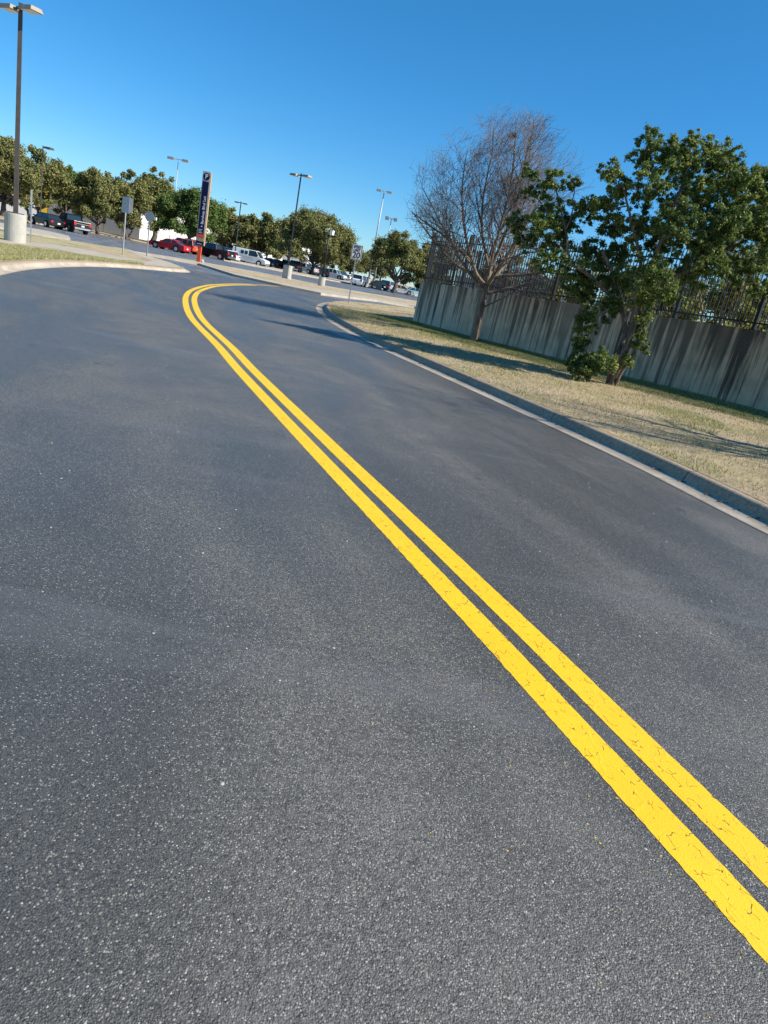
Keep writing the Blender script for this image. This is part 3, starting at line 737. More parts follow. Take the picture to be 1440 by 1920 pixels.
def oak_px(bx, by, top, x0, x1, seed, label, dist=None, **k):
    b = at(bx, by, 0.0)
    if dist: # keep direction, set distance
        s = dist/np.linalg.norm(b[:2]); b = b*s
    H = hgt(b, top); dcam = b @ _f + 0
    W = 1.22*(x1-x0)/F_PX*float((b-np.array([0,0,CAM_H])) @ _f)
    return oak((b[0], b[1], 0.0), H, W, seed, label, **k)
oak_px(5, 396, 248, -55, 60, 21, 'tall oak at the far left edge, behind the nearest lamp pole', dist=100, trunks=1)
oak_px(70, 409, 273, 25, 128, 22, 'olive oak standing behind the two black vehicles, just right of the nearest lamp pole', dist=112, trunks=2)
oak_px(122, 414, 305, 92, 160, 23, 'small bright green oak peeping between two olive oaks above the black pickup', dist=135, leaf=m_leaf_oak2)
oak_px(178, 430, 313, 136, 222, 24, 'round crowned oak with dark trunks just right of the black pickup', dist=112, trunks=2)
oak_px(236, 439, 318, 192, 275, 25, 'broad oak behind the rectangular sign seen from the back', dist=116, trunks=2)
oak_px(290, 446, 312, 246, 335, 26, 'tall loose crowned oak behind the octagonal sign seen from the back', dist=140, dens=0.9)
oak_px(352, 458, 350, 318, 432, 27, 'deep green oak with a leaning trunk right behind the tall parking sign', dist=128, leaf=m_leaf_oak2, trunks=1)
oak_px(425, 468, 383, 396, 470, 28, 'oak above the black pickup to the right of the tall parking sign', dist=150, trunks=2)
oak_px(487, 486, 396, 440, 535, 29, 'oak with several pale bare limbs behind the white van', dist=150, trunks=3)
oak_px(540, 492, 398, 505, 572, 30, 'oak behind the lamp pole on the wide concrete base', dist=165, trunks=1)
oak_px(583, 513, 393, 530, 655, 31, 'biggest oak with thick black trunks in the middle of the car park', dist=130, trunks=3, dens=1.15, crown_lo=0.2)
oak_px(630, 505, 428, 604, 668, 32, 'oak behind the white pickup', dist=170, trunks=2)
oak_px(688, 518, 450, 662, 716, 33, 'dark shaded oak directly right of the speed limit sign', dist=160, leaf=m_leaf_oak2)
oak_px(738, 541, 432, 688, 778, 34, 'oak with one clear dark trunk left of the wall end', dist=120, trunks=1, crown_lo=0.28)
oak_px(800, 548, 450, 765, 850, 35, 'oak half hidden behind the end of the iron fence', dist=125, trunks=2)

for k, (bx, top, hw, side) in enumerate([(25, 285, 45, 'at the far left behind the lamp pole'), (100, 322, 42, 'above the black saloon'), (160, 335, 40, 'between the black pickup and the rectangular sign'), (212, 338, 38, 'just left of the rectangular sign'), (262, 345, 38, 'between the two signs seen from behind'), (300, 405, 40, 'above the red coupe'), (395, 400, 42, 'above the black pickup by the orange leg'), (455, 412, 36, 'above the white van'), (520, 415, 36, 'behind the wide based lamp pole'),
        (608, 446, 34, 'behind the pedestrian lamp'), (655, 455, 32, 'behind the speed limit sign'), (700, 466, 30, 'behind the tallest mast'), (782, 478, 34, 'at the wall end')]):
    hy = 378+bx*0.2053
    oak_px(bx, hy+9, top, bx-hw, bx+hw, 50+k, 'farther oak of the back row, '+side, dist=215+5*(k % 3), trunks=1, group='back row of oaks', crown_lo=0.15, dens=0.8)

# brown leafless thickets beyond the lot
for k, (bx, by, top, x0, x1, dist, lb) in enumerate([(715, 520, 482, 690, 745, 210, 'brown leafless thicket beyond the lot, left of the single trunk oak'), (765, 532, 497, 735, 805, 190, 'brown leafless thicket beyond the lot beside the wall end')]):
    b = at(bx, by); b = b*dist/np.linalg.norm(b[:2]); H = hgt(b, top); W = (x1-x0)/F_PX*dist
    root = empty('bare_thicket', (b[0], b[1], 0), 0, label=lb, cat='thicket', group='brown thickets beyond the lot')
    gg = np.random.default_rng(70+k); tb = MB()
    cs = [np.array([gg.uniform(-.45, .45)*W, gg.uniform(-2, 2), H*gg.uniform(.45, .8)]) for _ in range(12)]
    for c in cs: tb.tube([(c[0]*.8, c[1], 0), tuple(c)], [0.12, 0.03], 5)
    tb.build('trunk', m_bark_oak, root)
    V, Fc = leaf_cloud(cs, [H*.28]*12, [420]*12, 0.2, 0.10, 80+k, 0.8, 0.3, 0.1)
    link('crown', np_mesh('crown', V, Fc), m_leaf_brown, root)

# ------------------------------------------------------------------ bare tree
def bare_tree(base, H, seed, label, name='bare_tree', spread=1.0, limbs=11, group=None, thick=1.0, dense=0.92):
    g = np.random.default_rng(seed); root = empty(name, base, 0, label=label, cat='tree', group=group)
    segs = {0: [], 1: []}
    STEP = [0.20, 0.13, 0.10, 0.09]
    ec = np.array([0.0, 0, H*0.63]); er = np.array([0.46*H, 0.42*H, 0.37*H])*(0.9+0.1*spread)
    def grow(p, d, r, length, level, trop=0.03):
        lim = g.uniform(0.88, 1.10)
        step = STEP[level]; n = max(2, int(length/step)); r_end = max(0.0022, r*0.22)
        side = g.uniform(0, 6.28); ln = length
        for i in range(n):
            t = i/n; ra = r*(1-t)+r_end*t; rb = r*(1-(i+1)/n)+r_end*(i+1)/n
            d = d+g.normal(size=3)*(0.07 if level < 2 else 0.13)+np.array([0, 0, trop*(1 if level else 1.2)]); d = d/np.linalg.norm(d)
            q = p+d*step
            if q[2] > H*0.3 and np.linalg.norm((q-ec)/er) > lim:
                if ra > 0.006: segs[0 if ra > 0.014 else 1].append((p, p+d*(0.12+ra*9), ra, 0.002))
                break
            segs[0 if level < 2 and ra > 0.014 else 1].append((p, q, ra, rb)); p = q
            if level == 0 and p[2] < H*0.42 and g.uniform() < 0.35: continue
            if level < 3 and t > (0.14 if level == 0 else 0.1) and g.uniform() < dense:
                for _ in range(2 if (level == 0 and g.uniform() < 0.6) or (level == 1 and g.uniform() < 0.5) or (level == 2 and g.uniform() < 0.35) else 1):
                    side += 2.4+g.normal()*0.5
                    a = np.cross(d, [0.1, 0, 1.0]); a = a/np.linalg.norm(a); b = np.cross(d, a)
                    o = a*math.cos(side)+b*math.sin(side)
                    nd = d*0.80+o*g.uniform(0.55, 1.05); nd[2] += 0.14; nd /= np.linalg.norm(nd)
                    L = [1.7, 0.85, 0.44][level]*g.uniform(0.5, 1.2)*(1-0.35*t)
                    grow(p, nd, rb*g.uniform(0.42, 0.6), L*spread, level+1)
    zf = H*0.30; pts = [np.array([0, 0, -0.12]), np.array([0.0, 0.0, 0.12])]; rr = [0.185, 0.145]
    p = pts[-1]; d = np.array([0.02, 0, 1.0])
    while p[2] < zf:
        d = d+g.normal(size=3)*0.03+np.array([0, 0, 0.05]); d /= np.linalg.norm(d); p = p+d*0.25; pts.append(p); rr.append(0.135-0.035*p[2]/zf)
    tb = MB(); tb.tube(pts, rr, 12)
    top = pts[-1]
    grow(top, np.array([0.30, 0.05, 1.0]), 0.07, H*0.66, 0, 0.02)
    grow(top, np.array([-0.38, -0.15, 1.0]), 0.055, H*0.60, 0, 0.02)
    for k in range(limbs):
        a = 2*math.pi*k/limbs+g.normal()*0.2; el = R([16, 42, 27, 56, 34][k % 5]+g.normal()*5); z = 0.74+0.26*((k*0.37) % 1)
        i = min(len(pts)-1, int(z*(len(pts)-1)))
        dd = np.array([math.cos(a)*math.cos(el), math.sin(a)*math.cos(el), math.sin(el)])
        grow(pts[i], dd, thick*g.uniform(0.055, 0.075), H*g.uniform(0.55, 0.66)*spread, 0, 0.012)
    i = int(len(pts)*0.5)
    grow(pts[i], np.array([0.75, -0.1, 0.6]), 0.035, H*0.24, 0)
    for k_, nm, mt, sides in ((0, 'limbs', m_bark, 6), (1, 'twigs', m_twig, 3)):
        S = segs[k_]
        if not S: continue
        A = np.array([s[0] for s in S]); B = np.array([s[1] for s in S]); ra = np.array([s[2] for s in S]); rb = np.array([s[3] for s in S])
        if k_ == 1: ra = np.maximum(ra, 0.0036); rb = np.maximum(rb, 0.0028)
        t = B-A; t /= np.linalg.norm(t, axis=1)[:,None]
        u = np.cross(t, np.array([0.31, 0.17, 0.93])); u /= np.linalg.norm(u, axis=1)[:,None]; w = np.cross(t, u)
        V = np.zeros((len(S), 2*sides, 3))
        for j in range(sides):
            th = 2*math.pi*j/sides; o = u*math.cos(th)+w*math.sin(th)
            V[:,j] = A-t*0.004+o*ra[:,None]; V[:,sides+j] = B+o*rb[:,None]
        Fc = np.array([[j, (j+1) % sides, sides+(j+1) % sides, sides+j] for j in range(sides)])
        F_all = (Fc[None]+np.arange(len(S))[:,None,None]*2*sides).reshape(-1, 4)
        link(nm, np_mesh(nm, V.reshape(-1, 3), F_all, True), mt, root)
    tb.build('trunk', m_bark, root, True)
    print('bare tree segs', len(segs[0]), len(segs[1]))
    return root
def on_verge(px, py):
    z = 0.3
    for _ in range(8):
        p = at(px, py, z); d = np.min(np.linalg.norm(inner-p[:2], axis=1)); z = verge_z(d)
    return np.array([p[0], p[1], z])
tb_ = on_verge(888, 640); Hb = hgt(tb_, 212)-tb_[2]
bare_tree(tb_, Hb, 5, 'leafless tree with fine reddish twigs in front of the stained wall', spread=1.0)
# its neighbour outside the picture, whose shadow falls on the verge and the road
bare_tree((10.6, 10.0, 0.3), 7.6, 9, 'second leafless tree on the verge, right of the evergreen, throwing branch shadows on the road', spread=0.85, limbs=6, thick=1.9, dense=0.72)
# bird's nest
gn = np.random.default_rng(8); nb = MB(); nc = atY(961, 254, tb_[1]+0.1)
for k in range(130):
    a = gn.uniform(0, 6.28); e = gn.normal()*0.35; c = Vector(nc)+Vector((math.cos(a)*0.10*gn.uniform(.3, 1.2), math.sin(a)*0.10, e*0.10))
    t = Vector(gn.normal(size=3)); t.z *= 0.4; t.normalize(); nb.tube([c-t*0.10, c+t*0.10], 0.004, 3)
tag(nb.build('bird_nest', m_nest), "small round bird's nest of dark twigs high in the leafless tree", 'nest')

# ------------------------------------------------------------------ evergreen tree with several stems
gb = on_verge(1145, 722); GB = np.array(gb)
ev = empty('evergreen_tree', tuple(gb), 0, label='dense glossy evergreen tree with several leaning stems in front of the wall', cat='tree')
cl_px = [(993,327,17,0),(1033,340,22,0),(1077,343,14,0),(993,362,16,.2),(967,417,18,.2),(1027,387,22,0),(1018,420,28,-.3),(1060,425,36,.4),(1093,392,23,0),(1112,382,15,-.4),(985,452,22,.3),
 (1035,455,24,.6),(1033,492,28,-.7),(1087,517,32,.3),(1093,550,22,.5),(1125,505,28,.7),(1108,470,22,.9),
 (1217,267,22,.1),(1147,327,23,-.3),(1167,357,30,.2),(1208,305,26,.4),(1227,340,34,-.4),(1277,287,30,.2),(1303,263,17,-.1),(1337,279,22,.3),(1370,300,22,-.2),(1293,320,44,0),(1358,340,38,.6),(1408,342,26,.2),
 (1260,380,50,.8),(1325,390,50,.1),(1390,388,42,-.3),(1193,425,36,.4),(1133,390,24,.5),(1150,420,26,.9),(1243,457,44,1.0),(1310,455,46,-.6),(1377,440,44,.5),(1427,430,34,0),(1327,503,38,-.5),(1290,522,26,.6),
 (1400,505,34,-.3),(1425,545,22,-.3),(1210,513,36,-1.0),(1240,545,28,-1.1),(1168,525,28,.4),(1265,552,14,-1.2),(1160,470,26,1.0),(1200,565,22,-.8),
 (1110,597,26,.2),(1095,640,24,0),(1080,675,20,-.2),(1125,678,24,-.5),(1100,690,18,-.4),(1195,647,12,-.2),(1178,678,13,-.3),(1207,598,16,-.6),(1147,580,20,.2),(1190,615,14,.3),(1088,700,20,-.5),(1203,632,14,-.3),(1212,655,9,-.3),(1440,350,34,.3),(1430,400,34,-.4),(1350,300,26,.5),(1250,300,28,.5),(1390,330,28,-.6),(1270,420,40,-.9),(1360,420,40,-.9),
 (1470,380,44,.2),(1500,450,44,-.2),(1465,500,34,.4),(1480,330,34,0),(1540,410,40,.3)]
cs = []; rs = []
for (x, y, r, dy) in cl_px:
    Y = GB[1]+dy*1.15; c = atY(x, y, Y); k = float((c-np.array([0, 0, CAM_H])) @ _f)
    cs.append(c-GB); rs.append(r/F_PX*k)
def gp(x, y, dy=0): return atY(x, y, GB[1]+dy)-GB
st = MB(); ge = np.random.default_rng(31)
def stem(pts, r): 
    P = catmull(pts, 5); P = [p+ge.normal(size=3)*0.008 for p in P]; st.tube(P, list(np.linspace(r[0], r[1], len(P))), 9)
z0 = np.array([0, 0, -0.1])
stem([z0, gp(1162,688), gp(1182,630), gp(1192,575,.1), gp(1215,520,.2)], (0.10, 0.06))
stem([z0+[-.05,.05,0], gp(1150,680,.15), gp(1172,625,.3), gp(1165,575,.4), gp(1150,520,.5), gp(1130,470,.4)], (0.075, 0.04))
stem([z0+[.07,-.05,0], gp(1170,690,-.2), gp(1192,655,-.25), gp(1200,625,-.25), gp(1218,600,-.3)], (0.045, 0.025))
stem([z0+[.03,-.08,0], gp(1158,680,-.15), gp(1180,640,-.2), gp(1195,600,-.4), gp(1205,560,-.6)], (0.05, 0.025))
stem([gp(1192,575,.1), gp(1190,560,-.1), gp(1186,545,-.15)], (0.07, 0.03))
stem([gp(1215,520,.2), gp(1262,520,.3), gp(1330,485,.3), gp(1400,450,.1)], (0.075, 0.03))
stem([gp(1215,520,.2), gp(1240,450,.1), gp(1270,370,0), gp(1295,300,0)], (0.07, 0.02))
stem([gp(1192,575,.1), gp(1200,490,.3), gp(1180,400,.1), gp(1165,340,0)], (0.05, 0.018))
stem([gp(1165,575,.4), gp(1110,520,.2), gp(1070,490,.1), gp(1060,430,.1), gp(1040,350,0)], (0.055, 0.015))
stem([gp(1070,490,.1), gp(1030,480,-.3), gp(985,455,.1), gp(968,420,.2)], (0.03, 0.012))
stem([gp(1060,430,.1), gp(1073,395,0), gp(1077,345,0)], (0.022, 0.010))
stem([gp(1240,450,.1), gp(1330,400,.1), gp(1370,310,.1)], (0.05, 0.012))
nodes = [np.array(v) for v in st.v[::23]]
for c, r in sorted(zip(cs, rs), key=lambda q: min(np.linalg.norm(q[0]-n) for n in nodes)):
    nr = min(nodes, key=lambda n: np.linalg.norm(n-c)+0.6*max(0, n[2]-c[2])); L_ = float(np.linalg.norm(nr-c))
    st.tube(limb_path(nr, c, 4, 0.06, ge), list(np.linspace(min(.03, .010+.014*L_), .007, 5)), 5, False); nodes += [c, (c+nr)/2]
    for q in range(5):
        d = ge.normal(size=3); d /= np.linalg.norm(d); e = c+d*r*1.0; st.tube([tuple(c), tuple(c+d*r*0.5+[0, 0, -.02]), tuple(e)], [0.008, 0.006, 0.003], 3, False)
st.build('trunk', m_bark, ev, True)
# break every clump into smaller sprays so that the outline is uneven and gaps show through
C2 = []; R2 = []
for c, r in zip(cs, rs):
    k = max(18, int(40*(r/0.35)**1.55))
    for q in range(k):
        d = ge.normal(size=3); d /= np.linalg.norm(d); d[2] = d[2]*0.9+0.08
        C2.append(c+d*r*1.28*ge.uniform(0.1, 1.0)**0.7); R2.append(min(r*0.5, ge.uniform(0.06, 0.18)))
per = [120*(r/0.15)**1.6 for r in R2]
V, Fc = leaf_cloud(C2, R2, per, 0.033, 0.45, 33, 0.8, 0.45, 0.15)
print('evergreen leaves', len(Fc))
link('crown', np_mesh('crown', V, Fc), m_leaf_green, ev)

# ------------------------------------------------------------------ bushes and low trees behind the fence
def bush(px, py_top, dist, W, seed, label, mat, name='bush', leafs=0.06, per=500, group='bushes behind the iron fence'):
    g = np.random.default_rng(seed); d = _f + _r*(px-720)/F_PX - _u*(py_top-960)/F_PX; t = dist/math.hypot(d[0], d[1])
    x, y, zt = d[0]*t, d[1]*t, CAM_H+d[2]*t; z0 = 1.40; H = max(1.2, zt-z0)
    root = empty(name, (x, y, z0), 0, label=label, cat='bush' if name == 'bush' else 'tree', group=group)
    n = 16; cs = [np.array([g.uniform(-.5, .5)*W, g.uniform(-.35, .35)*W, H*g.uniform(0.15, 0.86)]) for _ in range(n)]
    rs = [min(W, H)*g.uniform(0.14, 0.27) for _ in range(n)]
    tb = MB()
    for c in cs: tb.tube([(c[0]*0.35, c[1]*0.35, -0.05), (c[0]*0.6, c[1]*0.6, c[2]*0.5), tuple(c)], [0.05, 0.035, 0.01], 5, False)
    tb.build('stems', m_bark, root)
    V, Fc = leaf_cloud(cs, rs, [per]*n, leafs, 0.5, seed+1, 0.85, 0.4, 0.2)
    link('foliage', np_mesh('foliage', V, Fc), mat, root)
for k, a in enumerate([
    (1415, 470, 27, 4.2, 'yellow green bush behind the fence at the right edge of the picture', m_leaf_bush),
    (1345, 500, 29, 3.8, 'yellow green bush behind the fence just left of the rightmost fence post', m_leaf_bush),
    (1290, 500, 32, 3.6, 'yellow green bush seen behind the fence below the middle of the evergreen crown', m_leaf_bush),
    (1215, 500, 36, 4.2, 'olive bush behind the fence, hidden by the stems of the evergreen', m_leaf_oak),
    (1130, 505, 42, 5.5, 'olive bush behind the fence, left of the evergreen stems', m_leaf_bush),
    (1040, 500, 48, 5.0, 'olive bush behind the fence between the leafless tree and the evergreen', m_leaf_oak),
    (985, 478, 60, 7.0, 'dry olive shrub behind the fence close right of the leafless trunk', m_leaf_oak)]):
    bush(a[0], a[1], a[2], a[3], 90+k*3, a[4], a[5], leafs=0.05+0.0012*a[2], per=520)
for k, a in enumerate([(1480, 400, 38, 6.5, 'small olive tree standing behind the fence beyond the evergreen crown', m_leaf_oak), (1180, 470, 62, 8.0, 'round olive tree far behind the fence and the evergreen', m_leaf_oak2)]):
    bush(a[0], a[1], a[2], a[3], 130+k*3, a[4], a[5], name='olive_tree', leafs=0.10, per=650, group='trees behind the iron fence')
# low foliage sprouting at the foot of the evergreen is part of its crown (see clumps above)

# building with a red fascia behind the fence
bp = atY(940, 515, 120); rb = empty('flat_roofed_building', (bp[0], bp[1], 0), R(-8), label='distant low building with a red fascia, seen through the fence pickets', cat='building')
MB().quadbox((-7, 0, 0), (9, 10, 4.3)).build('wall', m_cream, rb)
MB().quadbox((-1.5, -0.25, 4.3), (1.2, 10.2, 5.6)).build('fascia', m_roofr, rb)
MB().quadbox((-1.6, -0.3, 1.2), (1.2, -0.03, 4.0)).build('window', m_bluep, rb)
MB().quadbox((-7.3, -0.3, 4.3), (-1.52, 10.3, 4.7)).build('roof', m_greyb, rb)

# ------------------------------------------------------------------ long white building behind the oaks
pA = at(-60, 380); pA = pA*160/np.linalg.norm(pA[:2]); pB = at(260, 440); pB = pB*150/np.linalg.norm(pB[:2]); pC = at(580, 505); pC = pC*185/np.linalg.norm(pC[:2])
def bld(name, a, b, h, depth, mat, label, x0=0.0):
    ang = math.atan2(b[1]-a[1], b[0]-a[0]); L = float(math.dist(a[:2], b[:2]))
    root = empty(name, (a[0], a[1], 0), ang, label=label, cat='building'); return root, L
wb, L1 = bld('white_building', pB, pC, 6, 20, m_bldw, 'long white metal building behind the oaks and parked cars')
w_ = MB()
n = int(L1/0.9)
w_.quadbox((0, 0.05, 0), (L1, 22, 6.4)); w_.build('wall', m_bldw, wb)
w_ = MB()
for k in range(n): w_.quadbox((k*0.9+0.05, -0.02, 0.05), (k*0.9+0.14, 0.047, 6.3))
rbs = w_.build('wall_rib', m_bldw, wb); rbs['kind'] = 'stuff'
MB().quadbox((-0.3, -0.35, 6.4), (L1+0.3, 22.3, 6.75)).build('roof', m_greyb, wb)
for fx, ww, hh in ((0.36, 4.0, 4.4), (0.57, 4.5, 3.4), (0.80, 9.0, 3.8)):
    MB().quadbox((L1*fx, -0.06, 0.0), (L1*fx+ww, -0.025, hh)).build('roller_door', m_bldg, wb)
    MB().quadbox((L1*fx-0.25, -0.12, hh), (L1*fx+ww+0.25, -0.03, hh+0.3)).build('lintel', m_bldw, wb)
yb, L2 = bld('yellow_building', pA, pB, 6, 20, m_bldy, 'bright yellow and white building behind the oaks above the black vehicles')
MB().quadbox((0, 0.06, 0), (L2*0.40, 20, 5.4)).build('white_wall', m_bldw, yb)
MB().quadbox((L2*0.40, 0.02, 0), (L2-0.2, 20, 5.6)).build('yellow_wall', m_bldy, yb)
MB().quadbox((-0.3, -0.3, 5.62), (L2+0.1, 20.3, 5.95)).build('roof', m_greyb, yb)
for k in range(5): MB().quadbox((L2*(0.46+0.11*k), -0.04, 0), (L2*(0.46+0.11*k)+3.2, 0.0, 4.6)).build('column', m_bldg, yb)
# far low grey building at the right end of the lot
pD = at(690, 515); pD = pD*250/np.linalg.norm(pD[:2]); pE = at(900, 560); pE = pE*230/np.linalg.norm(pE[:2])
gbd, L3 = bld('grey_building', pD, pE, 5, 12, m_greyb, 'low grey building at the far end of the car park, left of the wall')
MB().quadbox((0, 0, 0), (L3, 12, 4.2)).build('wall', m_farw, gbd)
MB().quadbox((-0.4, -0.5, 4.2), (L3+0.4, 12.5, 4.6)).build('roof', m_greyb, gbd)
for k in range(12): MB().quadbox((2+k*2.6, -0.05, 0.9), (3.4+k*2.6, -0.01, 3.0)).build('window', m_bldg, gbd)

# ------------------------------------------------------------------ lamp poles
def pole_base(r, h, root):
    mb = MB(); mb.tube([(0, 0, -0.05), (0, 0, h-0.03), (0, 0, h)], [r, r, r*0.97], 28)
    return mb.build('concrete_base', m_base, root, bevel=0.0)
def lamp(px, py, top, label, base_r=0.4, base_h=1.1, pole_w=0.16, heads=2, head=0.75, mat=m_bronze, headmat=m_bronze, rz=0.0, z=0.13, name='lamp_pole', group='lamp poles around the roads', dist=None, square=True, arm=0.25):
    b = at(px, py, z)
    if dist: b = np.r_[b[:2]*dist/np.linalg.norm(b[:2]), z]
    H = hgt(b, top)-z
    root = empty(name, (b[0], b[1], z), rz, label=label, cat='lamp pole', group=group)
    if base_h > 0: pole_base(base_r, base_h, root)
    z0 = base_h-0.02
    sides = 4 if square else 12
    mb = MB(); mb.tube([(0, 0, z0), (0, 0, H)], [pole_w*0.62, pole_w*0.5], sides); mb.build('pole', mat, root)
    mb = MB(); mb.box((0, 0, z0+0.035), (pole_w*2.3, pole_w*2.3, 0.05)); mb.build('base_plate', mat, root)
    for s_ in ((-1, 1) if heads == 2 else (1,)):
        a = MB(); a.box((s_*(pole_w/2+arm/2), 0, H-0.16), (arm, 0.07, 0.09)); a.build('arm', mat, root)
        hx = s_*(pole_w/2+arm+head/2)
        hb = MB(); t = 0.13*head/0.75; w = head*0.42
        hb.hexa([(hx-head/2, -w, H-.22-t*.3), (hx+head/2, -w, H-.22-t*.3), (hx+head/2, w, H-.22-t*.3), (hx-head/2, w, H-.22-t*.3),
                 (hx-head*.42, -w*.8, H-.22+t), (hx+head*.42, -w*.8, H-.22+t), (hx+head*.42, w*.8, H-.22+t), (hx-head*.42, w*.8, H-.22+t)])
        ho = hb.build('lamp_head', headmat, root, bevel=0.01)
        MB().quadbox((hx-head*.4, -w*.8, H-.22-t*.3-.02), (hx+head*.4, w*.8, H-.22-t*.3-.002)).build('lens', m_lens, ho)
    return root
lamp(28, 453, 6, 'tall bronze double headed lamp pole on a round concrete base at the left edge', 0.42, 1.12, 0.20, 2, 0.70, m_bronze, m_bronze_lt, R(-22), 0.145, arm=0.12)
lamp(537, 522, 325, 'dark double headed lamp pole on a wide concrete base on the median grass', 0.40, 1.1, 0.15, 2, 0.72, m_darkpole, m_bronze_lt, R(-30), 0.136)
lamp(439, 488, 378, 'thin dark lamp pole with two small heads behind the white van', 0.42, 1.1, 0.15, 2, 0.6, m_darkpole, m_darkpole, R(0), 0.12, dist=112)
lamp(76, 404, 273, 'thin grey lamp pole with one head rising among the left oaks', 0.2, 0.5, 0.14, 1, 0.9, m_bronze, m_bronze, R(-10), 0.10, dist=96)
def mast(px, py, top, label, dist, heads_w=1.0, w=0.42):
    b = at(px, py, 0); b = b*dist/np.linalg.norm(b[:2]); H = hgt(b, top)
    root = empty('light_mast', (b[0], b[1], 0), 0, label=label, cat='light mast', group='tall light masts of the car park')
    pole_base(0.5, 1.3, root)
    MB().tube([(0, 0, 1.25), (0, 0, H*0.55), (0, 0, H)], [w*0.5, w*0.36, w*0.22], 12).build('pole', m_galv, root, True)
    MB().box((0, 0, H-0.1), (3.0*heads_w, 0.12, 0.12)).build('crossarm', m_galv, root)
    for s_ in (-1, 1):
        hb = MB(); hb.quadbox((s_*1.7*heads_w-.75*heads_w, -0.45, H-0.35), (s_*1.7*heads_w+.75*heads_w, 0.45, H+0.12)); ho = hb.build('lamp_head', m_galv, root, bevel=0.03)
        MB().quadbox((s_*1.7*heads_w-.65*heads_w, -0.4, H-0.39), (s_*1.7*heads_w+.65*heads_w, 0.4, H-0.352)).build('lens', m_lens, ho)
mast(690, 531, 358, 'tallest grey light mast with two bright heads above the speed limit sign', 180, 0.75, 0.5)
mast(710, 541, 409, 'shorter grey light mast standing just right of the tallest mast', 125, 0.42, 0.26)
mast(702, 524, 470, 'pale mast mostly hidden by the oak crown behind the other two masts', 200, 0.4, 0.4)
mast(321, 448, 298, 'slender light mast rising behind the oaks left of the parking sign', 165, 0.9, 0.26)

# pedestrian lamp with a pale box head
b = at(602, 536, .13); H = hgt(b, 430)-.13
pl = empty('pedestrian_lamp', (b[0], b[1], .13), R(-20), label='short black lamp post with a white box lantern on a small concrete base', cat='lamp post')
pole_base(0.30, 0.72, pl)
MB().tube([(0, 0, .7), (0, 0, H)], [0.085, 0.065], 10).build('pole', m_iron, pl, True)
MB().box((0, 0, .735), (.26, .26, .03)).build('base_plate', m_iron, pl)
MB().box((0.16, 0, H-.02), (0.34, 0.06, 0.06)).build('arm', m_iron, pl)
MB().quadbox((0.10, -.16, H-.42), (0.38, .16, H-.05)).build('lantern', m_lens, pl)
MB().quadbox((-0.36, -.10, H-.08), (-0.05, .10, H+.04)).build('sensor_box', m_lens, pl)
# free standing pole footing
b = at(596, 516.5, .0); f_ = empty('concrete_footing', (b[0], b[1], 0), 0, label='bare round concrete footing at the foot of the biggest oak', cat='footing'); pole_base(.33, 1.0, f_)

# ------------------------------------------------------------------ signs
def text_mesh(s, size, mat, parent, loc, rot, name='lettering', extrude=0.002, bold=0.0, align='CENTER', sx=1.0):
    cu = bpy.data.curves.new(name, 'FONT'); cu.body = s; cu.size = size; cu.extrude = extrude; cu.align_x = align; cu.align_y = 'CENTER'; cu.offset = bold
    tmp = bpy.data.objects.new('tmp', cu); C.objects.link(tmp); bpy.context.view_layer.update()
    dg = bpy.context.evaluated_depsgraph_get(); me = bpy.data.meshes.new_from_object(tmp.evaluated_get(dg)); bpy.data.objects.remove(tmp)
    me.materials.clear(); o = link(name, me, mat, parent); o.location = loc; o.rotation_euler = rot; o.scale = (sx, 1, 1); return o
# speed limit sign: faces the camera (local -Y is its front)
b = on_verge(653, 567) if False else at(653, 567, 0.17); H = hgt(b, 459)-0.17
sp = empty('speed_limit_sign', (b[0], b[1], .17), R(4), label='white speed limit 20 sign on a slim steel post at the verge corner', cat='road sign')
MB().box((0, 0.02, (H-.05)/2-.05), (.06, .035, H-.05+.1)).build('post', m_galv, sp)
pw, ph = 0.56, 0.74
pan = MB(); pan.quadbox((-pw/2, -0.006, H-ph), (pw/2, 0, H)); po = pan.build('panel', m_white, sp)
fr = MB()
for (x0, z0, x1, z1) in ((-.255,H-.735+.02,-.235,H-.025),(.235,H-.735+.02,.255,H-.025),(-.233,H-.045,.233,H-.027),(-.233,H-.713,.233,H-.695)): fr.quadbox((x0, -.011, z0), (x1, -.0075, z1))
fr.build('border', m_blackp, po)
RX = (R(90), 0, 0)
text_mesh('SPEED', 0.165, m_blackp, po, (0, -.010, H-.13), RX, bold=0.003, sx=0.85)
text_mesh('LIMIT', 0.165, m_blackp, po, (0, -.010, H-.275), RX, bold=0.003, sx=0.9)
text_mesh('20', 0.42, m_blackp, po, (0, -.010, H-.52), RX, 'numerals', bold=0.008, sx=0.95)
# signs seen from the back
def back_sign(px, py, top, label, shape, rz, w, h, extra=None, z=0.15):
    b = at(px, py, z); H = hgt(b, top)-z
    root = empty('road_sign', (b[0], b[1], z), rz, label=label, cat='road sign', group='road signs on the left verge')
    MB().box((0, 0, H/2-.05), (.06, .05, H+.1)).build('post', m_galv, root)
    p = MB(); zc = H-h/2
    if shape == 'oct':
        pts = [(math.cos(R(22.5+45*k))*w/2/math.cos(R(22.5)), zc+math.sin(R(22.5+45*k))*w/2/math.cos(R(22.5))) for k in range(8)]
        p.prism(pts, 0.028, 0.036)
    else: p.quadbox((-w/2, 0.028, zc-h/2), (w/2, 0.036, zc+h/2))
    p.build('panel', m_galv, root)
    return root, H
r_, H_ = back_sign(230, 478, 369, 'tall sign with two rectangular grey panels seen from behind, left of the octagonal one', 'rect', R(150), .62, .82)
MB().quadbox((-.35, -.05, H_-.78), (.10, -.042, H_-.02)).build('panel', m_galv, r_).rotation_euler = (0, 0, R(38))
